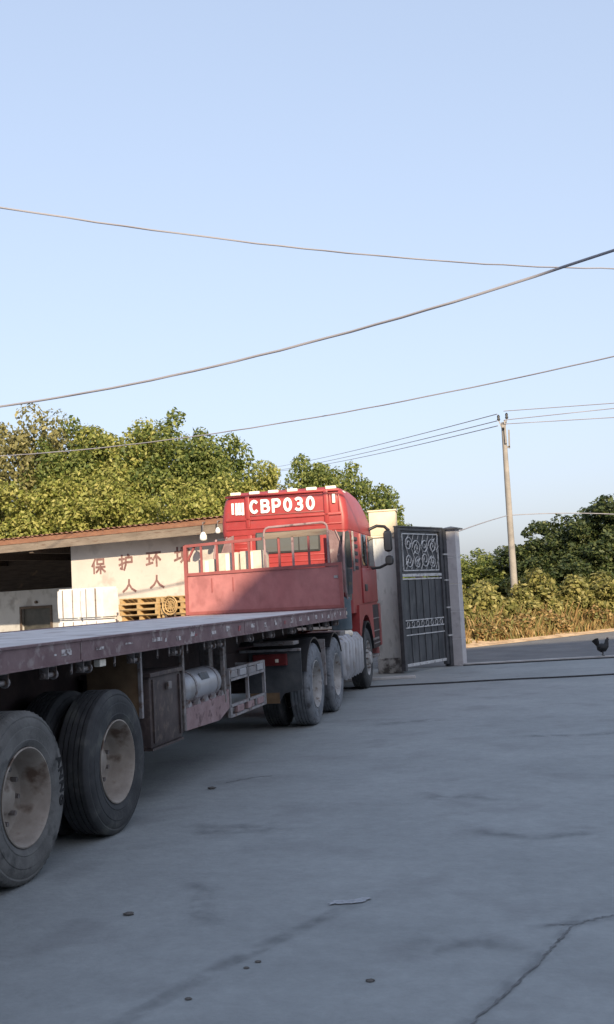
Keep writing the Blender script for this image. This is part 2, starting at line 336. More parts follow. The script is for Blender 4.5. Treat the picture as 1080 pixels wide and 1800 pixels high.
def stain(pts, wd, z=.003):
    # a soft stain: strip of quads whose opacity falls off towards its edges
    P = [Vector((*p, z)) for p in pts]; n = 9; v = []; fd = []; f = []
    for i, p in enumerate(P):
        d = (P[min(i+1, len(P)-1)]-P[max(i-1, 0)]).normalized(); nn = Vector((-d.y, d.x, 0)); e = 0 if i in (0, len(P)-1) else 1
        for k in range(n): t = k/(n-1)*2-1; v.append(p+nn*t*wd*(.8+.4*rnd.random())); fd.append(e*(1-t*t)**1.5)
    f = [(i*n+k, i*n+k+1, (i+1)*n+k+1, (i+1)*n+k) for i in range(len(P)-1) for k in range(n-1)]
    o = B().add(v, f).build('stain', STAIN, ground); a = o.data.attributes.new('fade', 'FLOAT', 'POINT'); a.data.foreach_set('value', fd)
    if o.data.polygons[0].normal.z < 0: o.data.flip_normals()
for k, (pts, wd) in enumerate((([(-1.1, 5.7), (-1.25, 5.45), (-1.4, 5.1), (-1.6, 4.6), (-1.75, 4.1), (-2.0, 3.4)], .08), ([(-.8, 7.3), (-.7, 7.18), (-.5, 7.05), (-.32, 7.02), (-.1, 7.1), (.1, 7.3)], .10), ([(-.75, 11.5), (-.5, 11.6), (-.1, 11.55), (.4, 11.75), (.9, 11.7), (1.4, 11.9)], .14),
        ([(-.02, 5.6), (-.12, 5.25), (-.25, 4.8), (-.45, 4.2), (-.7, 3.4)], .05), ([(-.35, 5.2), (-.2, 5.24), (0, 5.33), (.3, 5.5)], .06), ([(-2.5, 12.6), (-2.3, 12.9), (-1.9, 13.1), (-1.5, 13.2)], .2), ([(-2.9, 7.4), (-2.6, 7.2), (-2.2, 7.25), (-1.9, 7.1)], .2), ([(-1.4, 8.6), (-1.1, 8.3), (-.9, 8.35), (-.5, 8.1)], .15), ([(-.9, 5.0), (-.7, 4.9), (-.5, 5.0), (-.2, 4.75)], .12), ([(-2.4, 6.0), (-2.1, 5.7), (-2.0, 5.3), (-1.7, 5.0)], .1))):
    stain(pts, wd, .0025+.0003*k)
# ------------------------------------------------------------------ unseen hall behind the viewer, added and shaped to shade the yard
def hall():
    s = Vector((-math.sin(SUN_A), math.cos(SUN_A), 0)); nv = Vector((s.y, -s.x, 0)); k = math.tan(SUN_E); W = -14.
    root = thing('shade_hall', 'unseen hall behind the viewer, shaped to shade the yard', 'building', tuple(s*W), math.atan2(nv.y, nv.x))
    H = lambda g: g-k*W
    prof = [(-34, 0), (-34, H(7.3)), (2.85, H(7.6)), (3.65, H(8.2)), (5.3, H(8.72)), (6.3, H(9.7)), (7.2, H(10.5)), (7.6, H(11.0)), (9.3, H(11.0)), (10.2, H(10.3)), (34, H(10.3)), (34, 0)]  # roofline follows where the shadow edges should fall
    b = B(); b.prism(prof, -14, 0, 'y'); b.build('wall', 'hall', root)
    d = B(); d.box(8, 13, .02, .12, 0, 4.5); d.build('shade_hall_shutter', 'pale_steel', root)
hall()

# ------------------------------------------------------------------ wheels
def tyre_b(Rr=.505, W=.27, lug=False, n=64):
    hw = W; g = .012
    pr = [(-.045, .287), (-.016, .296), (-.006, .318), (-.001, .332), (-.004, .338), (0, .37), (0, .405), (-.004, .41), (-.003, .425), (-.010, .452), (-.017, .462), (-.015, .472), (-.022, .487), (-.034, Rr-.005)]
    x = -.042; ribs = [.034, .032, .040, .032, .034]; tot = sum(ribs)+4*g; sc = (W-.084)/tot
    for i, rb in enumerate(ribs):
        pr += [(x, Rr), (x-rb*sc, Rr)]; x -= rb*sc
        if i < 4: pr += [(x-.0005, Rr-.016), (x-g*sc+.0005, Rr-.016)]; x -= g*sc
    pr += [(-W-a, r) for a, r in reversed(pr[:14])]
    mod = None
    if lug: mod = lambda k, j, r: r-(.010 if (12 <= j <= 14 and k % 2) else 0)
    return B().lathe(pr, n*(2 if lug else 1), 'x', mod=mod)
RIM_DEEP = [(-.045, .287), (-.010, .292), (-.007, .284), (-.022, .274), (-.05, .268), (-.07, .258), (-.165, .252), (-.19, .240), (-.205, .20), (-.20, .14), (-.19, .118), (-.15, .10), (-.14, .085), (-.14, .001)]
RIM_OUT = [(-.045, .287), (-.012, .291), (-.010, .283), (-.03, .268), (-.075, .258), (-.085, .24), (-.04, .18), (-.022, .15), (-.02, .12), (.03, .105), (.045, .085), (.045, .001)]
def wheel_meshes(tm, rm, prof, lug=False):
    t = tyre_b(lug=lug).build('tyre', tm, None, 28); r = B().lathe(prof, 48, 'x').build('wheel', rm, None, 35)
    nb = B(); x0 = -.205 if prof is RIM_DEEP else -.03; rr = .168
    for k in range(10):
        a = 2*math.pi*k/10; c = (x0, rr*math.cos(a), rr*math.sin(a)); nb.cyl(c, (x0+.045, c[1], c[2]), .016, 6)
    nn = nb.build('wheel_nuts', 'steel', None)
    out = (r.data, t.data, nn.data)
    for o in (t, r, nn): bpy.data.objects.remove(o)
    return out
WM = {'dusty': wheel_meshes('tyre_dusty', 'rim', RIM_DEEP, True), 'dark': wheel_meshes('tyre', 'rim', RIM_DEEP), 'drive': wheel_meshes('tyre_grey', 'rim_grey', RIM_DEEP, True),
      'front': wheel_meshes('tyre', 'rim_grey', RIM_OUT)}
def wheel(kind, parent, x, y, side=1, z=.503, spin=0):
    r, t, nn = WM[kind]; o = link('wheel', r, parent, (x, y, z))
    o.rotation_euler = (spin, 0, 0) if side > 0 else (spin, 0, math.pi)
    link('tyre', t, o); link('wheel_nuts', nn, o)['kind'] = 'stuff'; return o

# ------------------------------------------------------------------ flatbed semi-trailer
TX, TY = -4.44, 8.5
tr = thing('flatbed_trailer', 'long maroon flatbed semi-trailer with a red steel headboard', 'trailer', (TX, TY, 0))
def Y(y): return y-TY
HWD = 1.235; ZT, ZB = 1.395, 1.245; Y0, Y1 = 1.6, 15.12
# deck in steel sheets, side rails in lengths with joints
ys = [Y0, 3.6, 5.6, 7.6, 9.6, 11.6, 13.4, Y1]
for a, b_ in zip(ys[:-1], ys[1:]):
    B().box(-HWD+.03, HWD-.03, Y(a)+.006, Y(b_)-.006, ZT-.03, ZT-.004-.004*(int(a) % 2)).build('deck_sheet', 'deck', tr)
for sx in (-1, 1):
    for a, b_ in ((Y0, 6.55), (6.565, 10.2), (10.215, Y1)):
        bb = B(); pf = [(HWD-.13, ZB+.012), (HWD-.13, ZB), (HWD, ZB), (HWD, ZB+.012), (HWD-.012, ZB+.012), (HWD-.012, ZT-.014), (HWD, ZT-.014), (HWD, ZT), (HWD-.055, ZT), (HWD-.055, ZT-.012), (HWD-.022, ZT-.012), (HWD-.022, ZB+.012)]
        bb.prism([(sx*p[0], p[1]) for p in pf], Y(a), Y(b_), 'y'); bb.build('side_rail', 'maroon', tr)
B().box(-HWD, HWD, Y(Y0)-.06, Y(Y0), ZB-.1, ZT).build('rear_beam', 'maroon', tr)
B().box(-HWD+.02, HWD-.02, Y(Y1)-.08, Y(Y1)-.002, ZB+.02, ZT-.035).build('front_beam', 'maroon', tr)
for sx in (-.5, .5):
    bb = B(); bb.box(sx-.007, sx+.007, Y(1.7), Y(11.6), .74, ZB+.10); bb.box(sx-.07, sx+.07, Y(1.7), Y(11.6), .725, .742)
    bb.prism([(Y(11.6), .74), (Y(12.3), 1.08), (Y(15.0), 1.08), (Y(15.0), ZB+.1), (Y(11.6), ZB+.1)], sx-.007, sx+.007, 'x')
    bb.build('main_beam', 'maroon_d', tr)
y = Y0+.3
while y < Y1-.2:
    B().box(-HWD+.03, HWD-.03, Y(y)-.03, Y(y)+.03, ZB+.03, ZT-.032).build('cross_member', 'maroon_d', tr); y += .46
for cx_ in (-.5, .5):   # spring hangers and leaf springs
    for ya in (4.4, 5.80, 7.10):
        bb = B(); bb.tube([(cx_, Y(ya)-.5, .70), (cx_, Y(ya)-.2, .62), (cx_, Y(ya), .60), (cx_, Y(ya)+.2, .62), (cx_, Y(ya)+.5, .70)], .045, 6); bb.build('leaf_spring', 'maroon_d', tr)
    for ya in (3.75, 5.05, 6.36, 7.66):
        B().box(cx_-.06, cx_+.06, Y(ya)-.07, Y(ya)+.07, .52, .73).build('spring_hanger', 'maroon_d', tr)
XW = -3.21-TX
for ya, kd in ((4.4, 'dusty'), (5.80, 'dusty'), (7.10, 'dark')):
    B().cyl((-1.0, Y(ya), .503), (1.0, Y(ya), .503), .075, 12).build('axle', 'maroon_d', tr)
    for sd in (1, -1):
        wheel(kd, tr, sd*XW, Y(ya), sd, spin=.3*ya); wheel('dark', tr, sd*(XW-.33), Y(ya), sd, spin=ya)
# painted letters on the dusty tyre
for i, ch in enumerate('ANNG'):
    a = R(26-i*11.5); rr = .385; y_, z_ = Y(5.80)+rr*math.cos(a), .503+rr*math.sin(a)
    rad = Vector((0, math.cos(a), math.sin(a))); tan = Vector((0, math.sin(a), -math.cos(a)))
    glyph(ch, Vector((XW-.0035, y_, z_)), tan, rad, (1, 0, 0), .068, .056, .015, .006).build('tyre_letter', 'ink', tr)
# flap board ahead of the wheel
B().box(.66, 1.10, Y(7.79), Y(7.805), .73, 1.24, .004).build('mud_flap', 'tan', tr)
B().box(1.10, 1.125, Y(7.78), Y(7.815), .72, 1.245).build('flap_edge', 'pale_steel', tr)
# toolbox
tb = B().box(.55, 1.13, Y(7.93), Y(8.62), .46, 1.04, .02).build('toolbox', 'box_brown', tr, 40)
bb = B(); bb.box(.53, 1.15, Y(7.91), Y(8.64), 1.02, 1.055, .006); bb.box(1.131, 1.145, Y(7.97), Y(8.0), .5, 1.0); bb.box(1.131, 1.145, Y(8.55), Y(8.585), .5, 1.0)
bb.box(.55, 1.14, Y(7.93), Y(8.62), .445, .462); bb.build('lid', 'box_brown', tb)
B().box(1.146, 1.165, Y(8.25), Y(8.33), .9, .96, .004).build('latch', 'steel', tb)
block_box = B().box(-1.13, -.58, Y(7.9), Y(11.4), .36, 1.10, .02).build('toolbox', 'box_brown', tr, 40)  # far-side box added to keep light from coming under the trailer
B().box(-1.15, -.56, Y(7.88), Y(11.42), 1.09, 1.12, .006).build('lid', 'box_brown', block_box)
for yy in (9.0, 10.15):  # wheels and tray added under the floor to block light
    sw = wheel('dark', tr, 0, Y(yy), 1, z=.80); sw.rotation_euler = (0, R(90), 0); sw.name = 'light_block_wheel'
B().box(-.5, .5, Y(8.4), Y(10.8), .50, .53).build('light_block_tray', 'maroon_d', tr)
# air tank, cradle, posts
tk = B().lathe([(0, .001), (0, .06), (.02, .115), (.05, .145), (.08, .15), (.92, .15), (.95, .145), (.98, .115), (1.0, .06), (1.0, .001)], 28, 'y', (.97, Y(8.79), .835)).build('air_tank', 'silver', tr, 40)
for yy in (9.02, 9.62): B().lathe([(0, .1505), (0, .156), (.04, .156), (.04, .1505)], 28, 'y', (.97, Y(yy), .835), closed=True).build('tank_strap', 'pale_steel', tk)
bb = B(); bb.add([(1.112, Y(9.2), .89), (1.112, Y(9.42), .89), (1.082, Y(9.42), .955), (1.082, Y(9.2), .955)], [(0, 1, 2, 3)]); bb.build('tank_label', 'fender', tk)
bb = B(); bb.prism([(Y(8.72), .50), (Y(9.6), .48), (Y(9.9), .56), (Y(9.9), .74), (Y(9.75), .70), (Y(8.72), .685)], 1.02, 1.13, 'x'); bb.build('cradle_beam', 'pink', tr)
for k in range(5):
    yy = 8.8+.22*k; bb = B(); bb.prism([(Y(yy), .685), (Y(yy)+.10, .69), (Y(yy)+.06, .745)], 1.085, 1.125, 'x'); bb.build('cradle_bracket', 'pale_steel', tr)
for yy, z0, x_ in ((8.70, .5, 1.12), (9.80, .62, 1.12)): B().box(x_-.025, x_+.012, Y(yy)-.025, Y(yy)+.025, z0, ZB, .005).build('hanger_post', 'steel', tr)
for yy in (10.28, 10.72):
    b2 = B().box(.72, .83, Y(yy)-.055, Y(yy)+.055, .52, ZB, .01); b2.build('landing_leg', 'steel', tr)
    B().box(.66, .89, Y(yy)-.11, Y(yy)+.11, .44, .47, .006).build('landing_foot', 'steel', tr)
# side rack
bb = B(); xr = 1.115
for za, zb_ in ((.47, .57), (.82, .92)):
    for zz in (za, zb_): bb.bar((xr, Y(9.95), zz), (xr, Y(11.15), zz), .03, .025)
    for k in range(5): bb.bar((xr, Y(9.99+.28*k), za), (xr, Y(9.99+.28*k), zb_), .04, .02, (1, 0, 0))
for yy in (9.95, 10.55, 11.15): bb.bar((xr, Y(yy), .46), (xr, Y(yy), .93), .035, .03, (1, 0, 0))
bb.bar((xr-.3, Y(10.0), .9), (xr, Y(9.95), .9), .03); bb.bar((xr-.3, Y(11.1), .9), (xr, Y(11.15), .9), .03)
rk = bb.build('side_rack', 'pale_steel', tr)
for k, (yy, zz, ml) in enumerate(((10.08, .87, 'pale_steel'), (10.38, .87, 'silver'), (10.68, .865, 'pale_steel'), (10.98, .87, 'silver'), (10.25, .52, 'pink'), (10.6, .52, 'pink'), (10.95, .52, 'pink'))):
    B().box(xr-.02, xr+.022, Y(yy)-.11, Y(yy)+.10, zz-.032, zz+.035, .006).build('rack_plate', ml, rk)
# tie-down winches, hooks
wn = None
for yy in (4.9, 5.6, 6.20, 6.70, 7.55, 8.40, 9.30, 9.58, 10.5, 11.3, 12.2, 13.1, 14.0, 14.6):
    if wn is None:
        bb = B()
        bb.prism([(-.059, ZB), (-.059, ZB-.08), (-.051, ZB-.08), (-.051, ZB-.008), (.051, ZB-.008), (.051, ZB-.08), (.059, ZB-.08), (.059, ZB)], 1.14, 1.2, 'x')
        wn = bb.build('winch', 'steel', tr); wn.location = (0, Y(yy), 0)
        B().cyl((1.17, -.085, ZB-.058), (1.17, .095, ZB-.058), .017, 10).build('spool', 'steel', wn, 40)
        B().lathe([(0, .001), (0, .034), (.012, .034), (.012, .001)], 12, 'y', (1.17, .06, ZB-.058)).build('ratchet', 'pale_steel', wn)
    else:
        c = copy_tree(wn, tr); c.location = (0, Y(yy), 0)
hk = None
for yy in (5.2, 6.46, 7.14, 7.95, 8.2, 8.62, 9.05, 10.0, 10.9, 11.7, 12.6, 13.5):
    if hk is None:
        hk = B().tube([(1.2, 0, ZB), (1.2, 0, ZB-.045), (1.205, -.012, ZB-.07), (1.215, -.035, ZB-.072), (1.22, -.045, ZB-.05)], .008, 6).build('rope_hook', 'steel', tr, 60); hk.location = (0, Y(yy), 0)
    else:
        c = hk.copy(); COL.objects.link(c); c.location = (0, Y(yy), 0)
B().box(1.15, 1.20, Y(6.90), Y(7.0), ZB-.062, ZB-.012, .006).build('side_lamp', 'lens', tr)
# worn markings on the rail
r2 = random.Random(3)
for k, (yy, ln, ht, mt) in enumerate([(6.18, .03, .012, 'tape'), (6.28, .14, .04, 'tape'), (6.78, .16, .02, 'tape'), (7.28, .14, .012, 'tape'), (7.8, .2, .03, 'tape'), (8.06, .035, .03, 'tape'),
        (8.32, .10, .035, 'tape'), (8.66, .10, .04, 'tape'), (8.76, .06, .02, 'tape_red'), (9.2, .12, .03, 'tape'), (9.62, .10, .05, 'tape'), (10.0, .08, .05, 'tape_red'), (10.42, .12, .04, 'tape'), (10.9, .07, .05, 'tape'),
        (11.3, .09, .05, 'tape'), (11.7, .08, .04, 'tape_red'), (12.0, .09, .055, 'tape'), (12.4, .1, .05, 'tape'), (12.8, .08, .05, 'tape'), (13.2, .1, .05, 'tape'), (13.55, .08, .05, 'tape'), (13.9, .1, .05, 'tape'), (14.3, .09, .05, 'tape'), (14.65, .09, .05, 'tape')]):
    zc = 1.318+r2.uniform(-.012, .012); x_ = HWD-.0115
    B().box(x_, x_+.0035, Y(yy), Y(yy)+ln, zc-ht/2, zc+ht/2).build('rail_marking', mt, tr)
B().box(HWD-.035, HWD-.005, Y(Y1), Y(Y1)+.03, 1.29, 1.345, .008).build('corner_lamp', 'lens', tr)
# headboard
hb0, hb1 = -5.64-TX, -3.235-TX; hy = Y(15.06)
hb = B(); hb.box(hb0, hb1, hy-.006, hy+.006, ZT-.003, 2.0)
hbo = hb.build('headboard', 'board_red', tr)
fr = B()
fr.bar((hb0+.02, hy, 1.40), (hb0+.02, hy, 2.44), .05); fr.bar((hb1-.02, hy, 1.40), (hb1-.02, hy, 2.03), .05)
fr.bar((hb0-.004, hy-.001, 2.0), (hb1+.004, hy-.001, 2.035), .052, .045)
fr.bar((hb0, hy, 1.425), (hb1, hy, 1.425), .04, .04)
fr.build('headboard_frame', 'red_d', hbo)
fr = B(); fr.bar((hb0+.02, hy, 2.43), (hb0+1.22, hy, 2.47), .042, .042); fr.build('top_rail', 'red_d', hbo)
fr = B(); fr.bar((hb0+.045, hy+.03, 2.22), (hb0+.17, hy+.03, 2.44), .03); fr.build('corner_brace', 'red_d', hbo)
for k in range(1, 5): fr = B(); xx = hb0+.02+.25*k; fr.bar((xx, hy, 2.01), (xx, hy, 2.45), .03); fr.build('upright_bar', 'red_d', hbo)
# tube hoop over the rear window
x0, x1 = -4.38-TX, -3.42-TX; zh = 2.63
pts = [(x0, hy, 2.0), (x0, hy, zh-.08)]+[(x0+.08-.08*math.cos(R(a)), hy, zh-.08+.08*math.sin(R(a))) for a in (30, 60, 90)]+[(x1-.08+.08*math.sin(R(a)), hy, zh-.08+.08*math.cos(R(a))+.02) for a in (0, 30, 60, 90)]+[(x1, hy, 2.0)]
B().tube(pts, .018, 8).build('hoop', 'pink', hbo, 60)
fr = B(); fr.bar((x0, hy, 2.50), (x1, hy, 2.515), .03, .09); fr.build('hoop_board', 'fascia', hbo)
for xx, mt in ((x0+.22, 'red_d'), (x0+.43, 'pink'), (x0+.67, 'red_d')):
    fr = B(); fr.bar((xx, hy, 2.02), (xx, hy, 2.47), .03); fr.build('upright_bar', mt, hbo)
for xx in (hb0+.42, hb0+.75):
    fr = B(); fr.box(xx-.008, xx+.008, hy-.014, hy-.005, 1.72, 1.93); fr.build('weld_rib', 'red_d', hbo)
B().box(hb1-.12, hb1-.06, hy-.02, hy-.006, 1.83, 1.87, .004).build('latch', 'pale_steel', hbo)
# pale cartons on the nose of the trailer
B().box(-1.0, .35, Y(15.13), Y(15.62), 1.30, 1.38).build('nose_shelf', 'maroon_d', tr)
for k, (xa, xb, zz, lb) in enumerate(((-1.03, -.76, 2.22, 'cream carton behind the red headboard, leftmost of three'), (-.73, -.40, 2.30, 'cream carton behind the red headboard, middle of three'), (-.37, -.02, 2.31, 'cream carton behind the red headboard, nearest the cab window'))):
    c = B().box(0, xb-xa, 0, .36, 0, zz-1.38, .012).build('carton', 'carton', None, 40, (TX+xa, 15.19, 1.381)); tag(c, lb, 'carton', 'cream cartons behind the headboard')
    B().box((xb-xa)/2-.03, (xb-xa)/2+.03, -.003, 0, .02, zz-1.40).build('tape_strip', 'lens', c)

# ------------------------------------------------------------------ tractor unit
tc = thing('tractor_truck', 'red high-roofed tractor truck coupled to the flatbed trailer', 'truck', (-4.44, 13.45, 0), R(2.2))
for ya in (-.5, .93):
    for sd in (1, -1):
        wheel('drive', tc, sd*1.245, ya, sd, spin=ya); wheel('dark', tc, sd*.885, ya, sd)
    B().cyl((-1, ya, .503), (1, ya, .503), .09, 12).build('axle', 'maroon_d', tc)
for sd in (1, -1): wheel('front', tc, sd*1.18, 4.25, sd)
for sx in (-.42, .42): B().box(sx-.04, sx+.04, -2.0, 5.9, .72, .98, .01).build('frame_rail', 'maroon_d', tc)
B().lathe([(0, .001), (0, .45), (.06, .48), (.09, .45), (.09, .001)], 32, 'z', (0, 0, .99)).build('fifth_wheel', 'rubber', tc)
B().box(-.45, .45, -2.05, -1.95, .70, 1.0).build('rear_crossmember', 'steel', tc)
# mudguards: arcs over each drive wheel
def arcguard(y0, a0, a1, x0, x1, rr, mat, name):
    pts = []
    for rad in (rr, rr+.018): pts.append([(y0+rad*math.cos(R(a0+(a1-a0)*i/14)), .503+rad*math.sin(R(a0+(a1-a0)*i/14))) for i in range(15)])
    poly = pts[0]+pts[1][::-1]
    b = B(); n = 15
    vs = [(x, p[0], p[1]) for x in (x0, x1) for row in pts for p in row]
    f = []
    for i in range(n-1):
        f += [(i, i+1, 2*n+i+1, 2*n+i), (n+i, 3*n+i, 3*n+i+1, n+i+1), (i, n+i, n+i+1, i+1), (2*n+i, 2*n+i+1, 3*n+i+1, 3*n+i)]
    f += [(0, 2*n, 3*n, n), (n-1, 2*n-1, 4*n-1, 3*n-1)]
    return b.add(vs, f).build(name, mat, tc, 40)
for sd in (1, -1):
    for ya in (-.5, .93): arcguard(ya, 30 if ya > 0 else 40, 135 if ya > 0 else 160, sd*.60, sd*1.225, .56, 'black', 'mudguard')
    B().box(min(sd*.6, sd*1.22), max(sd*.6, sd*1.22), .20, .225, .42, 1.02, .004).build('wheel_divider', 'pale_steel', tc)
    # rear flap with tail lamp
    fl = B(); xa, xb = sorted((sd*.56, sd*1.2)); fl.prism([(xa, .34), (xa+.34, .34), (xa+.42, .46), (xb, .50), (xb, .95), (xa, .95)], -1.200, -1.185, 'y'); fl.build('rear_flap', 'flap', tc)
    B().box(xa, xa+.36, -1.206, -1.201, .345, .47).build('flap_skirt', 'tan', tc)
    B().box(xa-.1, xb, -1.240, -1.170, .955, .985, .004).build('lamp_bracket', 'pale_steel', tc)
    tl = B().box(xa+.06, xa+.48, -1.260, -1.210, .79, .93, .012).build('tail_lamp', 'tail_red', tc)
    B().box(xa+.34, xa+.38, -1.272, -1.260, .83, .87, .004).build('lamp_lens', 'lens', tl)
    B().box(xa+.1, xb-.05, -1.340, -1.040, 1.03, 1.075, .01).build('frame_shelf', 'steel', tc)
    # ribbed fuel tank
    xi, xo = sorted((sd*.58, sd*1.19))
    ft = B().box(xi, xo, 1.85, 3.45, .34, .93, .07).build('fuel_tank', 'silver', tc, 50)
    for k in range(6):
        yy = 1.98+.27*k; xs_ = sd*1.19
        rb = B(); rb.tube([(xs_-sd*.2, yy, .945), (xs_-sd*.06, yy, .935), (xs_-sd*.005, yy, .87), (xs_-sd*.005, yy, .42), (xs_-sd*.05, yy, .35)], .05, 8); rb.build('tank_rib', 'silver', ft, 60)
    arcguard(4.25, 12, 168, sd*.78, sd*1.19, .60, 'black', 'front_mudguard')
# clutter between frame and cab: hoses, air unit
bb = B()
for k in range(3): bb.tube([(-.2+.12*k, 3.0, 1.35), (-.25+.12*k, 2.6, 1.1), (-.2+.1*k, 2.0, 1.02), (-.15+.1*k, 1.6, 1.28)], .016, 6)
bb.build('air_hose', 'tail_red', tc, 60)
B().lathe([(0, .001), (0, .13), (.03, .16), (.5, .16), (.53, .13), (.53, .001)], 22, 'z', (1.0, 2.82, 1.02)).build('air_filter', 'blue_drum', tc, 40)
B().tube([(.80, 2.7, 1.0), (1.0, 2.6, .98), (1.15, 2.75, .985)], .05, 8).build('intake_pipe', 'lens', tc, 60)
B().box(.6, 1.12, 2.0, 2.4, .95, 1.05, .02).build('battery_cover', 'steel', tc)

# cab shell: rounded sections lofted upwards
CX = .085
def section(z, hw_, ya, yb, rc, rf, n=5):
    p = []
    for (cx_, cy_, r_, a0) in ((hw_-rc, ya+rc, rc, -90), (hw_-rf, yb-rf, rf, 0), (-hw_+rf, yb-rf, rf, 90), (-hw_+rc, ya+rc, rc, 180)):
        for i in range(n+1):
            a = R(a0+90*i/n); p.append((CX+cx_+r_*math.cos(a), cy_+r_*math.sin(a), z))
    return p
def loft(secs, cap0=True, cap1=True):
    b = B(); n = len(secs[0])
    b.add([p for s_ in secs for p in s_], [(i*n+k, i*n+(k+1) % n, (i+1)*n+(k+1) % n, (i+1)*n+k) for i in range(len(secs)-1) for k in range(n)]
          + ([tuple(range(n))[::-1]] if cap0 else []) + ([tuple((len(secs)-1)*n+k for k in range(n))] if cap1 else []))
    return b
HWC = 1.055
cab = loft([section(1.28, HWC-.01, 3.16, 6.05, .10, .22), section(1.42, HWC, 3.14, 6.06, .10, .22), section(2.05, HWC, 3.13, 6.08, .10, .22), section(2.62, HWC-.02, 3.11, 5.90, .10, .25)]).build('cab', 'red', tc, 35)
rf = loft([section(2.625, HWC-.015, 3.10, 5.88, .10, .25), section(2.70, HWC-.005, 3.095, 5.82, .11, .28), section(2.84, HWC-.005, 3.095, 5.68, .11, .3), section(2.98, HWC-.02, 3.10, 5.42, .12, .34),
           section(3.12, HWC-.04, 3.10, 5.12, .13, .36), section(3.22, HWC-.07, 3.11, 4.80, .14, .36), section(3.29, HWC-.12, 3.13, 4.42, .14, .36), section(3.33, HWC-.22, 3.20, 3.95, .14, .3)]).build('high_roof', 'red', cab, 35)
# rear panel pressings
def plate(x0, x1, z0, z1, y=3.095, t=.022, mat='red', par=rf, name='pressing', ch=.008): return B().box(x0, x1, y-t, y+.01, z0, z1, ch).build(name, mat, par, 40)
for x_ in (-.50, .80): plate(x_-.035, x_+.035, 2.74, 3.27)
plate(CX-HWC+.10, CX+HWC-.10, 2.86, 2.90); plate(CX-HWC+.10, CX+HWC-.10, 2.715, 2.745, t=.014)
plate(CX-HWC+.10, CX+HWC-.12, 3.245, 3.28, t=.018)
plate(-.46, .76, 2.925, 2.945, t=.012, mat='red_d'); 
plate(.85, .875, 2.92, 3.22, t=.014); plate(1.0, 1.02, 2.92, 3.20, t=.014)
for k in range(4): plate(-.82, -.55, 2.22+.085*k, 2.255+.085*k, 3.125, .016, 'red', cab)
plate(-.53, -.46, 1.6, 2.68, 3.125, .02, 'red', cab); plate(.80, .87, 1.6, 2.68, 3.125, .02, 'red', cab)
for k in range(3): plate(-.42, .76, 2.06+.09*k, 2.085+.09*k, 3.13, .014, 'red', cab)
# roof marker lamps
for k in range(6):
    x_ = -.70+.317*k; B().box(x_-.085, x_+.085, 3.10, 3.16, 3.285, 3.335, .01).build('marker_lamp', 'lens', rf)
B().box(.98, 1.06, 3.3, 3.5, 3.20, 3.26, .012).build('marker_lamp', 'lens', rf)
B().box(.905, .955, 3.066, 3.09, 3.05, 3.20, .01).build('clearance_lamp', 'lens', rf)
# plate number
yt = 3.088
for i, ch in enumerate('CBP030'):
    glyph(ch, (-.47+.187*i, yt, 2.966), (1, 0, 0), (0, 0, 1), (0, -1, 0), .162, .225, .044, .006).build('painted_letter', 'white_paint', rf)
glyph('bars', (-.765, yt, 2.965), (1, 0, 0), (0, 0, 1), (0, -1, 0), .20, .19, .040, .006).build('painted_letter', 'white_paint', rf)
# rear window
wf = B(); wf.box(-.40, .67, 3.095, 3.135, 2.30, 2.67, .02); wf.build('window_surround', 'rubber', cab, 40)
for xa, xb in ((-.37, -.04), (-.02, .31), (.33, .64)): B().box(xa, xb, 3.085, 3.099, 2.33, 2.64, .004).build('rear_window', 'glass', cab)
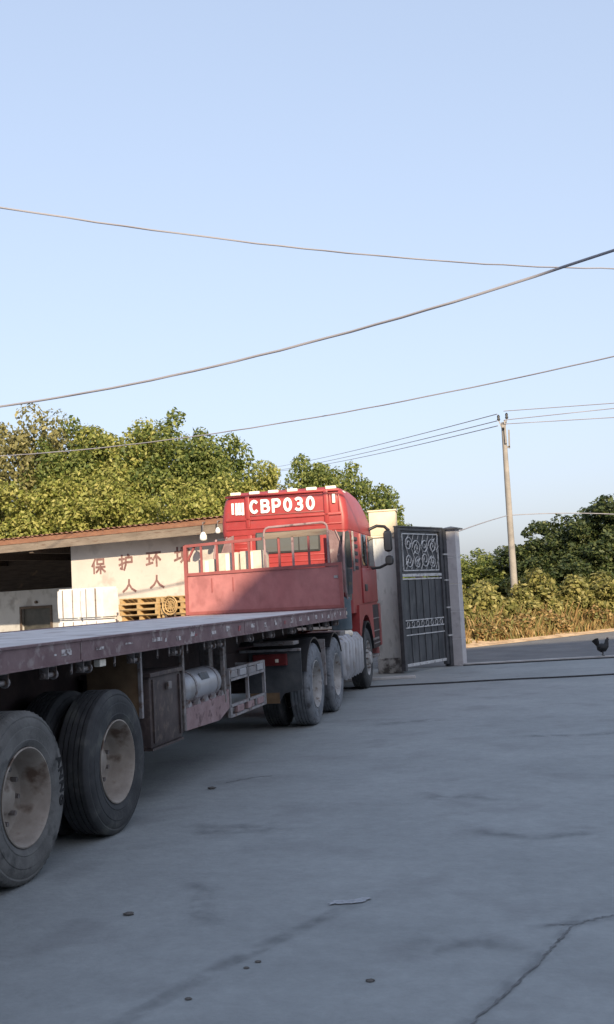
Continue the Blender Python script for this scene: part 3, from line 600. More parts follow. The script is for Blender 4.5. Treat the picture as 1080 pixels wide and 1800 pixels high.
# side: door with window, vents, handles, steps
XS = CX+HWC
for sd in (1, -1):
    f = lambda x_: CX+sd*(x_-CX)
    def sb(x0, x1, y0, y1, z0, z1, name, mat, ch=.006, par=cab): 
        a, b_ = sorted((f(x0), f(x1))); return B().box(a, b_, y0, y1, z0, z1, ch).build(name, mat, par, 40)
    dr = sb(XS-.02, XS+.028, 4.15, 5.80, 1.42, 2.02, 'door', 'red', .02)
    sb(XS+.028, XS+.042, 4.30, 4.55, 1.62, 1.74, 'door_handle', 'black', .004, dr)
    sb(XS-.03, XS+.010, 4.22, 5.70, 2.06, 2.60, 'door_window', 'dark_glass', .01)
    for ya in (4.15, 4.85): sb(XS-.03, XS+.022, ya, ya+.055, 2.02, 2.60, 'window_post', 'red_d', .01)
    for k in range(5): sb(XS-.012, XS+.012, 3.56, 3.86, 1.98+.12*k, 2.04+.12*k, 'vent_slot', 'rubber', .006)
    sb(XS-.005, XS+.03, 3.34, 3.40, 1.95, 2.6, 'grab_rail', 'pale_steel', .01)
    fw_ = B(); x1_, x2_ = sorted((f(XS-.12), f(XS+.03)))
    poly = [(3.56, 1.40), (5.02, 1.40), (5.10, .80)]+[(4.25+.68*math.cos(R(a)), .55+.68*math.sin(R(a))) for a in range(22, 159, 14)]+[(3.50, .86)]
    fw_.prism(poly, x1_, x2_, 'x'); fw_.build('wheel_arch', 'red', cab)
    sb(XS-.10, XS+.005, 5.12, 5.98, .60, 1.38, 'step_panel', 'maroon_d', .02)
    sb(XS-.06, XS+.03, 5.90, 6.06, .62, 1.39, 'corner_panel', 'red_d', .02)
    for k in range(3): sb(XS-.08, XS+.02, 5.14, 5.88, .68+.22*k, .70+.22*k, 'step_tread', 'steel', .006)
    for k in range(2): sb(XS-.2, XS+.02, 5.0, 5.75, .45+.3*k, .49+.3*k, 'step', 'steel', .008)
    # side fairing behind the cab
    fa = B(); xa, xb = sorted((f(XS-.10), f(XS+.005)))
    fa.prism([(2.62, 1.70), (2.62, 2.30), (2.74, 2.55), (3.12, 2.60), (3.12, 1.50), (2.80, 1.46)], f(XS-.03), f(XS-.005), 'x'); fa.build('side_fairing', 'fairing', cab)
    fe = B(); fe.tube([(f(XS-.017), 2.80, 1.44), (f(XS-.017), 2.61, 1.68), (f(XS-.017), 2.61, 2.31), (f(XS-.017), 2.735, 2.56)], .018, 6); fe.build('fairing_edge', 'pink', cab, 60)
    for nm_, mt_, poly in (('wing_panel', 'fairing', [(.99, 2.58), (1.19, 2.555), (1.21, 2.0), (1.10, 2.0), (1.075, 2.35)]), ('wing_panel', 'maroon', [(.86, 2.62), (.975, 2.58), (1.06, 2.34), (1.085, 1.62), (.88, 1.62)]), ('wing_panel', 'fender', [(1.105, 1.985), (1.205, 1.98), (1.19, 1.60), (1.10, 1.56)])):
        wp = B(); wp.prism([(f(p[0]), p[1]) for p in poly], 2.85, 2.875, 'y'); wp.build(nm_, mt_, cab)
    we = B(); we.tube([(f(.97), 2.845, 2.60), (f(1.065), 2.845, 2.36), (f(1.092), 2.845, 1.99), (f(1.095), 2.845, 1.58)], .014, 6); we.build('wing_edge', 'pink', cab, 60)
    # mirrors
    mr = B(); mr.tube([(f(1.14), 5.30, 2.72), (f(1.28), 5.34, 2.78), (f(1.42), 5.34, 2.76), (f(1.50), 5.32, 2.68)], .028, 8); mr.build('mirror_arm', 'black', cab, 60)
    mr = B(); mr.tube([(f(1.14), 5.30, 2.02), (f(1.30), 5.33, 2.03), (f(1.46), 5.33, 2.10)], .025, 8); mr.build('mirror_arm', 'black', cab, 60)
    a, b_ = sorted((f(1.40), f(1.55)))
    mh = B().box(a, b_, 5.22, 5.38, 2.30, 2.69, .06).build('mirror', 'black', cab, 50); B().box(a+.02, b_-.02, 5.212, 5.219, 2.33, 2.66, .003).build('mirror_glass', 'glass', mh)
    mh = B().box(a+.01, b_+.01, 5.22, 5.38, 2.06, 2.24, .06).build('mirror', 'black', cab, 50); B().box(a+.03, b_-.01, 5.212, 5.219, 2.09, 2.21, .003).build('mirror_glass', 'glass', mh)
# front of the cab
B().box(CX-HWC+.05, CX+HWC-.05, 6.0, 6.22, .40, .95, .06).build('bumper', 'red_d', cab, 50)
B().box(CX-HWC+.12, CX+HWC-.12, 6.03, 6.075, 1.98, 2.52, .02).build('windscreen', 'glass', cab)
B().box(CX-.8, CX+.8, 6.06, 6.10, 1.0, 1.7, .02).build('grille', 'black', cab)
for sd in (1, -1): B().box(CX+sd*.8-.18, CX+sd*.8+.18, 6.21, 6.24, .62, .80, .02).build('headlight', 'lens', cab)

# ------------------------------------------------------------------ low shed with slogan wall
SA = math.atan2(-.3136, .9495); SE = (-11.55, 20.27, 0)
sh = thing('shed', 'low whitewashed shed with rusty eave and red slogan behind the trailer', 'building', SE, SA)
wl = B(); wl.box(1.40, 5.72, .45, .60, 0, 3.02); wall = wl.build('wall', 'wall', sh)
wl = B(); wl.box(5.56, 5.72, .61, 3.9, 0, 3.04); wl.build('end_wall', 'wall', sh)
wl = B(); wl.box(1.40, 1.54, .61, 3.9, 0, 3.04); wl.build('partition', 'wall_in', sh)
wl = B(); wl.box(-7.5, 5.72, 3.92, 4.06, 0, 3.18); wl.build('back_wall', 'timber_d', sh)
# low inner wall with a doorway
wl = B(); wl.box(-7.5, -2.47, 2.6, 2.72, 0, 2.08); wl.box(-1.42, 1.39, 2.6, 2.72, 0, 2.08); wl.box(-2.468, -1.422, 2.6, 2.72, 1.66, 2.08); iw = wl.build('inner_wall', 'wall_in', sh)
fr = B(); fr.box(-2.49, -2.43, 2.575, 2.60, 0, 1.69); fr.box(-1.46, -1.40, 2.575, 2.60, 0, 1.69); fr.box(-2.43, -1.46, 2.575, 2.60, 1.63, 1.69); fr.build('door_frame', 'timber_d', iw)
fr = B(); fr.box(-2.43, -1.46, 2.66, 2.70, 0, 1.63); dd = fr.build('door', 'door_d', iw); B().box(-1.62, -1.55, 2.63, 2.66, .95, 1.05, .006).build('door_handle', 'steel', dd)
B().lathe([(0, .001), (0, .035), (.05, .035), (.06, .001)], 12, 'y', (-1.9, 2.54, 1.78)).build('wall_fitting', 'timber_d', iw)
# roof: corrugated sheets on purlins
XR0, XR1 = -8.0, 5.8
def roofz(v): return 3.12+.03*v
def xend(v): return XR1
for k in range(14):
    xa = XR0+k*(XR1-XR0)/14; xb = xa+(XR1-XR0)/14; b = B(); n = 14; vs = []
    for v_ in (-.03, 1.7, 4.1):
        for i in range(n+1): vs.append((min(xa+(xb-xa)*i/n, xend(v_)-.0005*(n-i)), v_, roofz(v_)+.016*math.cos(math.pi*i)+(.004 if k % 2 else 0)))
    b.add(vs, [(r_*(n+1)+i, r_*(n+1)+i+1, (r_+1)*(n+1)+i+1, (r_+1)*(n+1)+i) for r_ in range(2) for i in range(n)]); b.build('roof_sheet', 'rust', sh)
seg = [XR0, -5.2, -2.1, .9, 3.6, XR1]
for a, b_ in zip(seg[:-1], seg[1:]):
    B().box(a+.004, b_-.004, 0, .035, 3.00+rnd.uniform(-.006, .006), 3.10, .006).build('eave_board', 'rust', sh)
    B().box(a+.003, b_-.003, .012, .045, 2.84+rnd.uniform(-.008, .008), 2.998).build('fascia_board', 'fascia', sh)
k = 0
v_ = .30
while v_ < 3.8:
    B().box(XR0+.05, xend(v_)-.09, v_, v_+.09, 2.95+.03*v_, 3.09+.03*v_).build('purlin', 'timber_d' if v_ > 1.2 else 'soffit', sh); v_ += .48
for x_ in (-7, -4.4, -1.9, .6):
    B().box(x_, x_+.1, .06, 3.9, 2.78, 2.94).build('rafter', 'timber_d', sh)
for x_ in (-6.95, -4.35): B().box(x_, x_+.09, .1, .19, 0, 2.78).build('post', 'timber_d', sh)
# soffit lining above the slogan wall
B().box(1.3, XR1-.03, .05, .44, 2.905, 2.925).build('soffit_board', 'soffit', sh)
# slogan
for ch, u, z in (('保', 1.97, 2.27), ('护', 2.71, 2.30), ('环', 3.43, 2.33), ('境', 4.15, 2.37)):
    glyph(ch, (u, .45, z-.005), (1, 0, 0), (0, 0, 1), (0, -1, 0), .38, .31, .045, .004).build('painted_character', 'slogan', wall)
for u, z in ((2.79, 1.855), (3.51, 1.90)):
    glyph('人', (u, .45, z), (1, 0, 0), (0, 0, 1), (0, -1, 0), .36, .25, .045, .004).build('painted_character', 'slogan', wall)
# hanging lamps under the eave
def place_shed(o, u, v, z, rz=0):
    m = Matrix.Translation(SE) @ Matrix.Rotation(SA, 4, 'Z') @ Matrix.Translation((u, v, z)) @ Matrix.Rotation(rz, 4, 'Z')
    o.location = m.translation; o.rotation_euler = (0, 0, SA+rz); return o
for u, zz, lb in ((5.29, 2.86, 'white dome lamp hanging under the shed eave'), (5.63, 2.92, 'white dome lamp under the eave, touching the cab outline')):
    l = thing('eave_lamp', lb, 'lamp', group='lamps under the shed eave'); place_shed(l, u, .0, 2.92)
    sc_ = .8 if u < 5.5 else .55
    B().lathe([(p_*sc_, q_*sc_) for p_, q_ in [(-.20, .001), (-.20, .05), (-.16, .085), (-.08, .08), (-.03, .055), (0, .035), (.01, .001)]], 20, 'z', (0, -.08, zz-2.92)).build('shade', 'lamp_w', l, 50)
    B().tube([(0, -.08, zz-2.92), (0, -.08, .12), (0, -.01, .13)], .012, 6).build('bracket', 'steel', l, 60)

# ------------------------------------------------------------------ wrapped white bales and pallets before the shed
def bale(u, v, z, wd, dp, ht, lab, seed):
    rr = random.Random(seed); bm = bmesh.new(); bmesh.ops.create_cube(bm, size=1)
    for vv in bm.verts: vv.co = Vector((vv.co.x*wd, vv.co.y*dp, (vv.co.z+.5)*ht))
    bmesh.ops.bevel(bm, geom=bm.edges[:], offset=.035, segments=2, affect='EDGES')
    bmesh.ops.subdivide_edges(bm, edges=[e for e in bm.edges if e.calc_length() > .2], cuts=4, use_grid_fill=True)
    for vv in bm.verts:
        t = 1-abs(vv.co.z/ht-.5)*2; s_ = 1+.02*t+rr.uniform(-.010, .010)
        vv.co.x *= s_; vv.co.y *= s_
        if .05 < vv.co.z < ht-.05: vv.co.z += rr.uniform(-.008, .008)
    me = bpy.data.meshes.new('bale'); bm.to_mesh(me); bm.free(); me.materials.append(MT['wrap'])
    me.polygons.foreach_set('use_smooth', [True]*len(me.polygons)); me.set_sharp_from_angle(angle=R(50))
    o = link('wrapped_bale', me); place_shed(o, u, v, z, rr.uniform(-.03, .03))
    for xs_ in (-.12, .14): B().box(xs_*wd/.575+rr.uniform(-.02, .02)-.006, xs_*wd/.575+.012, -dp/2*1.035-.004, -dp/2*1.02, .02, ht-.02).build('strap', 'fascia', o)
    return tag(o, lab, 'bale', 'white wrapped bales before the slogan wall')
RN = ['bottom', 'middle', 'top']
for cx_, nm in ((2.24, 'left'), (2.86, 'right')):
    for k in range(3):
        bale(cx_, -.30, .125+.622*k, .575, .48, .60, f'white wrapped bale, {RN[k]} of the {nm} column beside the pallets', k*3+len(nm))
def mk_pallet():
    p = thing('pallet', 'x', 'pallet', group='wooden pallets stacked before the slogan wall')
    for k in range(6): B().box(-.47, .47, -.39+.14*k, -.39+.14*k+.095, .088, .106).build('deck_board', 'wood', p)
    for x_ in (-.47, -.035, .40): B().box(x_, x_+.07, -.38, .40, .018, .0875).build('stringer', 'wood', p)
    for k in range(3): B().box(-.47, .47, -.39+.35*k, -.39+.35*k+.095, 0, .0175).build('bottom_board', 'wood', p)
    return p
PAL = mk_pallet(); first = True
ORD = ['topmost', 'second from the top', 'third from the top', 'fourth from the top', 'fifth from the top', 'sixth from the top', 'seventh from the top', 'eighth from the top', 'ninth from the top', 'tenth from the top', 'eleventh from the top', 'twelfth from the top', 'thirteenth from the top', 'third from the ground', 'second from the ground', 'lowest']
for uc, nl, where in ((4.09, 16, 'next to the white bales'), (5.10, 16, 'behind the headboard')):
    for k in range(nl):
        p = PAL if first else copy_tree(PAL); first = False
        place_shed(p, uc+rnd.uniform(-.02, .02), -.17+rnd.uniform(-.02, .02), .001+.1075*k, rnd.uniform(-.03, .03)+(math.pi if rnd.random() < .5 else 0))
        tag(p, f'wooden pallet, {ORD[nl-1-k]} in the stack {where}')
for uc, nm in ((2.24, 'left'), (2.86, 'right')):
    sk = thing('bale_skid', f'wooden skid under the {nm} column of white bales', 'pallet', group='skids under the bales'); place_shed(sk, uc, -.34, .001)
    for k in range(3): B().box(-.26, .26, -.19+.14*k, -.19+.14*k+.09, .09, .12).build('deck_board', 'wood', sk)
    for x_ in (-.26, .17): B().box(x_, x_+.09, -.19, .18, 0, .088).build('stringer', 'wood', sk)
bk = thing('round_basket', 'round woven wire basket leaning on the right pallet stack', 'basket'); place_shed(bk, 4.88, -.62, 0)
for k, r_ in enumerate((.17, .12, .07)): B().tube([(r_*math.cos(R(a)), -.01+.02*k, 1.55+r_*math.sin(R(a))) for a in range(0, 361, 20)], .013, 6).build('ring', 'wood', bk, 60)
for k in range(6): B().bar((-.17*math.cos(R(30*k)), .012, 1.55-.17*math.sin(R(30*k))), (.17*math.cos(R(30*k)), .012, 1.55+.17*math.sin(R(30*k))), .010).build('spoke', 'wood', bk)
for x_ in (-.1, .1): B().bar((x_, 0, 0), (x_, .01, 1.42), .03).build('stand_leg', 'timber_d', bk)

# ------------------------------------------------------------------ gate and its pillars
pl = thing('gate_pillar', 'white gate pillar with a cream block cap beside the truck cab', 'pillar', (-3.60, 20.93, 0), R(6))
B().box(-.235, .235, -.235, .235, .02, 2.70, .012).build('shaft', 'pillar', pl, 40)
B().box(-.25, .25, -.25, .25, 0, .30, .02).build('plinth', 'grime', pl, 40)
cp = B().box(-.265, .265, -.265, .265, 2.702, 3.17, .012).build('cap', 'cap', pl, 40)
B().box(-.285, .285, -.285, .285, 3.172, 3.205, .008).build('coping', 'cap', cp)
B().box(-.275, .275, -.275, .275, 2.66, 2.70, .006).build('neck_band', 'cap', pl)
PA = math.atan2(1.70, .66)
pr_ = thing('gate_post', 'grey tiled gate post with pale joints and dark cap', 'pillar', (-2.40, 22.18, 0), PA-R(90)+R(8))
nT = 5
for k in range(nT): B().box(-.125, .125, -.125, .125, .002+k*.56, .002+k*.56+.535, .004).build('tile_course', 'tile', pr_)
for k in range(1, nT): B().box(-.13, .13, -.13, .13, k*.56-.024, k*.56-.001, .003).build('joint_band', 'tile_band', pr_)
B().box(-.13, .13, -.13, .13, 2.78, 2.80).build('top_course', 'tile', pr_)
cb = B(); cb.add([(-.19, -.19, 2.80), (.19, -.19, 2.80), (.19, .19, 2.80), (-.19, .19, 2.80), (-.19, -.19, 2.83), (.19, -.19, 2.83), (.19, .19, 2.83), (-.19, .19, 2.83), (0, 0, 2.875)],
                [(3, 2, 1, 0), (0, 1, 5, 4), (1, 2, 6, 5), (2, 3, 7, 6), (3, 0, 4, 7), (4, 5, 8), (5, 6, 8), (6, 7, 8), (7, 4, 8)]); cb.build('cap', 'gate_frame', pr_)
# gate leaf: local x along the leaf, -y towards the yard
GL = 1.80
gt = thing('gate_leaf', 'dark steel gate leaf with pale scrollwork between the two pillars', 'gate', (-3.26, 20.30, 0), PA)
for x_, wd in ((0, .09), (GL-.10, .10)): B().box(x_, x_+wd, -.045, .045, .06, 2.82, .006).build('stile', 'gate_frame', gt)
B().box(GL+.01, GL+.15, -.07, .07, .01, 2.80, .006).build('shade_face_post', 'gate_frame', gt)  # dark post stands in for the tiled post's shaded face
for z_ in (.62, 1.19, 1.75, 2.28): B().box(GL-.02, GL+.17, -.078, .078, z_, z_+.03, .004).build('shade_face_band', 'gate_p', gt)  # pale bands carry the tile joints across that shaded face
for z0, z1, mt in ((.13, .185, 'gate_p'), (1.86, 1.915, 'gate_p'), (2.76, 2.82, 'gate_frame'), (1.80, 1.83, 'gate_p')): B().box(.092, GL-.102, -.035, .035, z0, z1, .004).build('rail', mt, gt)
B().box(.0, GL+.02, -.06, .06, 2.822, 2.85, .004).build('top_strip', 'gate_frame', gt)
npn = 6; pw = (GL-.194)/npn
for k in range(npn): B().box(.092+k*pw+.006, .092+(k+1)*pw-.006, -.012, .012-.004*(k % 2), .187, 1.798, .004).build('sheet_panel', 'gate_d', gt)
B().box(.092, GL-.102, .004, .014, 1.917, 2.758).build('dark_fill_sheet', 'gate_d', gt)  # dark sheet added in place of dark greenery seen through the scrollwork
for k in range(1, npn): B().box(.092+k*pw-.012, .092+k*pw+.012, -.026, -.012, .187, 1.798, .003).build('rib', 'gate_frame', gt)
# ornament band on the lower sheet
for z_ in (.72, .86, 1.0): B().box(.12, GL-.13, -.042, -.027, z_, z_+.022, .003).build('band_bar', 'gate_p', gt)
for k in range(8):
    x_ = .22+k*.19; B().tube([(x_+.05*math.cos(R(a)), -.034, .935+.05*math.sin(R(a))) for a in range(0, 361, 30)], .008, 6).build('ring', 'gate_p', gt, 60)
# upper scrollwork
def spiral(cx_, cz_, r_, a0, turns, sgn=1, n=26): return [(cx_+r_*(1-.8*i/n)*math.cos(a0+sgn*2*math.pi*turns*i/n), -.02, cz_+r_*(1-.8*i/n)*math.sin(a0+sgn*2*math.pi*turns*i/n)) for i in range(n+1)]
for x0_, x1_, z0_, z1_ in ((.18, GL-.19, 1.98, 2.70),):
    for p, q in (((x0_, z0_), (x1_, z0_)), ((x1_, z0_), (x1_, z1_)), ((x1_, z1_), (x0_, z1_)), ((x0_, z1_), (x0_, z0_))):
        b = B(); b.bar((p[0], -.02, p[1]), (q[0], -.02, q[1]), .022); b.build('ornament_frame', 'gate_p', gt)
for cx_, cz_, r_, a0, sg in ((.42, 2.50, .15, 0, 1), (.42, 2.18, .15, 0, -1), (.74, 2.42, .17, 3.1, -1), (.76, 2.13, .12, 1.5, 1), (1.06, 2.48, .15, 3.1, 1), (1.06, 2.20, .16, 0, -1), (1.38, 2.46, .16, 3.1, -1), (1.38, 2.16, .13, 3.1, 1)):
    B().tube(spiral(cx_, cz_, r_, a0, 1.6, sg), .0125, 6).build('scroll', 'gate_p', gt, 60)
for k in range(7):
    x_ = .3+.2*k; b = B(); b.tube([(x_, -.018, 2.0), (x_+.12, -.024, 2.24), (x_+.02, -.02, 2.45), (x_+.14, -.018, 2.69)], .008, 6); b.build('stem', 'gate_p', gt, 60)
for k in range(9):
    x_ = .26+.16*k; z_ = 2.08+.5*((k*37) % 10)/10; b = B(); b.add([(x_, -.03, z_), (x_+.05, -.036, z_+.035), (x_+.13, -.03, z_+.10), (x_+.045, -.026, z_+.075)], [(0, 1, 2, 3)]); b.build('leaf_plate', 'gate_p', gt)
for k in range(12): b = B(); x_ = .14+k*.13; b.bar((x_, 0, 2.03-.11), (x_, 0, 1.918), .014); b.build('picket', 'gate_p', gt)
# bits at the foot of the pillar
pk = B().box(-.75, .55, -.07, .07, 0, .045, .006).build('plank', 'kerb', None, None, (-3.45, 19.3, .001)); pk.rotation_euler = (0, 0, R(14)); tag(pk, 'pale plank lying on the ground at the foot of the white gate pillar', 'plank')
# hose across the yard, and a dark tube for the threshold's shadow line
def ground_tube(p, q, r_, n, amp, seed):
    rr = random.Random(seed); ph = [rr.uniform(0, 6) for _ in range(3)]; P = []
    for i in range(n+1):
        t = i/n; o = amp*(math.sin(5*t+ph[0])+.5*math.sin(17*t+ph[1])+.3*math.sin(41*t+ph[2])); P.append((p[0]+(q[0]-p[0])*t, p[1]+(q[1]-p[1])*t+o, r_+.002))
    return B().tube(P, r_, 6)
tag(ground_tube((-3.9, 17.75), (8, 20.5), .014, 90, .07, 5).build('hose', 'rubber', None, 60), 'dark hose lying across the yard in front of the gate', 'hose')
tag(ground_tube((-2.3, 21.95), (10, 25.1), .013, 90, .02, 8).build('hose', 'rubber', None, 60), 'dark tube standing in for the shadow line along the pale threshold', 'hose')  # not a hose: dark tube for the threshold's shadow line
# scraps and stones on the yard
def pebble(x, y, s, lab, mat='stone', flat=.4, seed=1):
    rr = random.Random(seed); bm = bmesh.new(); bmesh.ops.create_icosphere(bm, subdivisions=2, radius=s)
    for vv in bm.verts: vv.co = Vector((vv.co.x*rr.uniform(.8, 1.5), vv.co.y*rr.uniform(.75, 1.1), vv.co.z*flat*rr.uniform(.8, 1.1)))
    me = bpy.data.meshes.new('pebble'); bm.to_mesh(me); bm.free(); me.materials.append(MT[mat]); o = link('stone' if mat == 'stone' else 'scrap', me, None, (x, y, s*flat*.7)); return tag(o, lab, 'stone' if mat == 'stone' else 'scrap', 'small stones on the yard' if mat == 'stone' else None)
for i, (x, y, s, lab) in enumerate(((-2.36, 5.26, .024, 'flat dark stone on the concrete below the second trailer wheel'), (-1.47, 4.63, .013, 'small stone, right one of a close pair in the left foreground'),
        (-1.50, 4.55, .012, 'small stone, left one of a close pair in the left foreground'), (-1.63, 4.18, .013, 'small dark stone near the bottom edge of the photo, left of centre'),
        (-.93, 4.45, .016, 'small stone near the bottom edge of the photo, right of centre'), (-3.12, 8.75, .03, 'dark stone on the ground beside the trailer toolbox'))):
    pebble(x, y, s, lab, seed=i)
def scrap():
    rr = random.Random(4); b = B(); n = 9; m = 5; vs = []
    for i in range(n):
        for j in range(m): vs.append((i*.035+rr.uniform(-.012, .012), j*.03+rr.uniform(-.012, .012)+.02*math.sin(i), .006+rr.uniform(0, .008)*(0 < j < m-1)))
    b.add(vs, [(i*m+j, (i+1)*m+j, (i+1)*m+j+1, i*m+j+1) for i in range(n-1) for j in range(m-1) if not (i in (0, 7) and j in (0, 3))])
    o = b.build('plastic_scrap', 'litter', None, None, (-1.33, 5.47, .002)); o.rotation_euler = (0, 0, R(28)); o.scale = (.8, .6, .6); tag(o, 'flattened pale plastic scrap on the yard', 'scrap')
scrap()
# dark bird on the threshold
def bird():
    root = thing('bird', 'small dark bird standing on the pale threshold by the road', 'bird', (.47, 22.89, .045), R(10)); root.scale = (1.0, 1.4, 1.1)
    b = B(); b.tube([(-.10, 0, .19), (-.07, 0, .165), (-.02, 0, .15), (.04, 0, .155), (.085, 0, .19), (.10, 0, .24), (.105, 0, .285), (.125, 0, .30), (.15, 0, .295)], [.02, .065, .088, .085, .06, .042, .034, .028, .008], 12)
    b.build('body', 'feather', root, 60)
    b = B()
    for k in range(6):
        a = R(95+8*k); b.prism([(-.08, .15), (-.05, .19), (-.07+.17*math.cos(a)+.012, .17+.17*math.sin(a)), (-.09+.15*math.cos(a), .17+.15*math.sin(a))], -.03+.01*k, -.024+.01*k, 'y')
    b.build('tail', 'feather', root)
    for y_ in (-.03, .03):
        B().tube([(.0, y_, .10), (.012, y_, .05), (0, y_, .008), (.035, y_, .003)], .007, 6).build('leg', 'feather', root)
    B().prism([(.10, .315), (.115, .345), (.13, .325), (.14, .34), (.145, .31)], -.004, .004, 'y').build('comb', 'comb', root)
bird()

# ------------------------------------------------------------------ utility pole and wires
po = thing('utility_pole', 'leaning-looking concrete utility pole with insulators beyond the road', 'pole', (-1.84, 34.45, .50))
B().tube([(0, 0, 0), (0, 0, 2.2), (0, 0, 4.5), (0, 0, 6.30)], [.12, .105, .09, .07], 14).build('shaft', 'pole', po, 40)
B().bar((0, -.45, 6.12), (0, .75, 6.12), .07, .09).build('crossarm', 'pole', po)
B().bar((.05, -.10, 6.36), (.05, -.10, 5.6), .08, .05).build('side_brace', 'pole', po)
B().bar((.16, 0, 6.05), (.14, 0, 5.45), .05, .05).build('side_strut', 'pole', po)
B().bar((.07, 0, 5.5), (.16, 0, 5.5), .05).build('strut_foot', 'pole', po)
for x_, z_ in ((-.14, 6.32), (.12, 6.36)):
    a = B(); a.bar((x_*.4, 0, 6.15), (x_, 0, z_+.06), .035); a.build('insulator_pin', 'pole', po)
    B().lathe([(0, .001), (0, .04), (.05, .055), (.09, .035), (.13, .05), (.18, .03), (.2, .001)], 12, 'z', (x_, 0, z_+.05)).build('insulator', 'black', po, 50)
def wire(P0, P1, c, r_, t0, t1, label, mat='wire', bumps=0, n=60):
    pts = []
    rr = random.Random(len(label))
    for i in range(n+1):
        t = t0+(t1-t0)*i/n
        pts.append((P0[0]+(P1[0]-P0[0])*t, P0[1]+(P1[1]-P0[1])*t, c[0]*t*t+c[1]*t+c[2]+rr.uniform(-bumps, bumps)))
    tag(B().tube(pts, r_, 6).build('wire', mat, None, 60), label, 'wire', 'overhead wires')
wire((-6.4, 11.46), (.95, 19.42), (.651, -.02, 6.506), .012, -.7, 1.5, 'highest overhead wire, sagging across the upper sky', 'wire', .006)
wire((-8.08, 14.29), (.61, 12.25), (.751, -.158, 4.68), .017, -.7, 1.6, 'thick overhead cable rising from the left trees to the right', 'wire', .004)
wire((-13.21, 23.3), (.75, 17.46), (.983, -1.24, 5.387), .012, -.3, 1.5, 'overhead wire passing in front of the left trees', 'wire', .005)
for k, (c, z) in enumerate((((.1, -2.543, 9.512), 0), ((.1, -2.503, 9.255), 0), ((.15, -2.526, 9.065), 0))):
    wire((-11.9, 58.43), (-2.0, 34.3), c, .015, -1.5, 1.0, ['upper', 'middle', 'lower'][k]+' thin wire running left from the utility pole top', 'wire_thin')
for k, c in enumerate(((-.029, -.09, 7.145), (-.106, .029, 6.855), (-.024, -.116, 6.727))):
    wire((-1.8, 34.3), (1.36, 34.0), (0*c[0], c[1]-.02, c[2]), .014, 0, 6, ['upper', 'middle', 'lower'][k]+' thin wire running right from the utility pole top', 'wire_thin')
wire((-2.42, 22.55), (-1.89, 34.48), (-.08, 1.146, 2.741), .014, -.02, 1.0, 'low wire from the tiled gate post up to the utility pole', 'wire')
wire((-1.89, 34.48), (.18, 37.05), (-.079, .167, 3.807), .016, 0, 2, 'low wire from the utility pole to the right trees', 'wire')

# ------------------------------------------------------------------ trees, bushes, grass
def leaf_mesh(name, clumps, n, size, mat, seed, flatten=.9, aspect=.55):
    g = np.random.default_rng(seed); cl = np.array(clumps, float)           # x y z r
    wgt = cl[:, 3]**2; idx = g.choice(len(cl), n, p=wgt/wgt.sum())
    d = g.normal(size=(n, 3)); d /= np.linalg.norm(d, axis=1)[:, None]
    rad = cl[idx, 3]*(.45+.6*g.random(n)**.6)
    pos = cl[idx, :3]+d*rad[:, None]*np.array([1, 1, flatten])
    nrm = d*.7+g.normal(size=(n, 3))*.55+np.array([0, 0, .35]); nrm /= np.linalg.norm(nrm, axis=1)[:, None]
    a = np.cross(nrm, g.normal(size=(n, 3))); a /= np.linalg.norm(a, axis=1)[:, None]; b = np.cross(nrm, a)
    s = size*(.5+1.1*g.random(n)**1.6)[:, None]
    v = np.stack([pos-a*s*.5, pos+b*s*aspect*.5-nrm*s*.06, pos+a*s*.5-nrm*s*.12, pos-b*s*aspect*.5-nrm*s*.06], 1).reshape(-1, 3)
    me = bpy.data.meshes.new(name); me.vertices.add(4*n); me.vertices.foreach_set('co', v.ravel())
    me.loops.add(4*n); me.loops.foreach_set('vertex_index', np.arange(4*n)); me.polygons.add(n)
    me.polygons.foreach_set('loop_start', np.arange(n)*4); me.polygons.foreach_set('loop_total', np.full(n, 4)); me.update(); me.validate()
    me.materials.append(mat); return me
def crown_clumps(seed, rx, rz, n, rr=(.35, .75)):
    g = random.Random(seed); out = []
    while len(out) < n:
        d = Vector((g.gauss(0, 1), g.gauss(0, 1), g.gauss(0, 1))).normalized(); q = g.uniform(.35, .95)
        r_ = g.uniform(*rr); out.append((d.x*rx*q, d.y*rx*q, d.z*rz*q, r_))
    return out
def trunk_mesh(name, seed, ht, rad, spread, mat='bark'):
    g = random.Random(seed); b = B(); pts = [(0, 0, -.1)]; x = y_ = 0
    for i in range(1, 6): x += g.uniform(-.1, .1); y_ += g.uniform(-.1, .1); pts.append((x, y_, ht*i/5))
    b.tube(pts, [rad*(1-.13*i) for i in range(6)], 8)
    for k in range(7):
        i = g.randint(2, 4); p = Vector(pts[i]); a = g.uniform(0, 6.28); L_ = spread*g.uniform(.35, .6)
        q = p+Vector((math.cos(a)*L_*.5, math.sin(a)*L_*.5, L_*.35)); e = p+Vector((math.cos(a)*L_, math.sin(a)*L_, L_*.45))
        b.tube([p, q, e], [rad*.42, rad*.28, rad*.08], 6)
    o = b.build(name, mat, None, 60); me = o.data; bpy.data.objects.remove(o); return me
CR = {}
for kd, mt, n, sz in (('yellowgreen', 'yellowgreen', 16000, .13), ('green', 'green', 15000, .13), ('olive', 'olive', 14000, .12), ('dark', 'dark', 15000, .15)):
    CR[kd] = [leaf_mesh('crown', crown_clumps(10*i+len(kd), 1.85, 1.85, 60, (.24, .58)), n, sz, LEAF[mt], i+5*len(kd)) for i in range(2)]
TK = [trunk_mesh('trunk', i, 3.0, .16, 1.5) for i in range(3)]
cnt = [0]
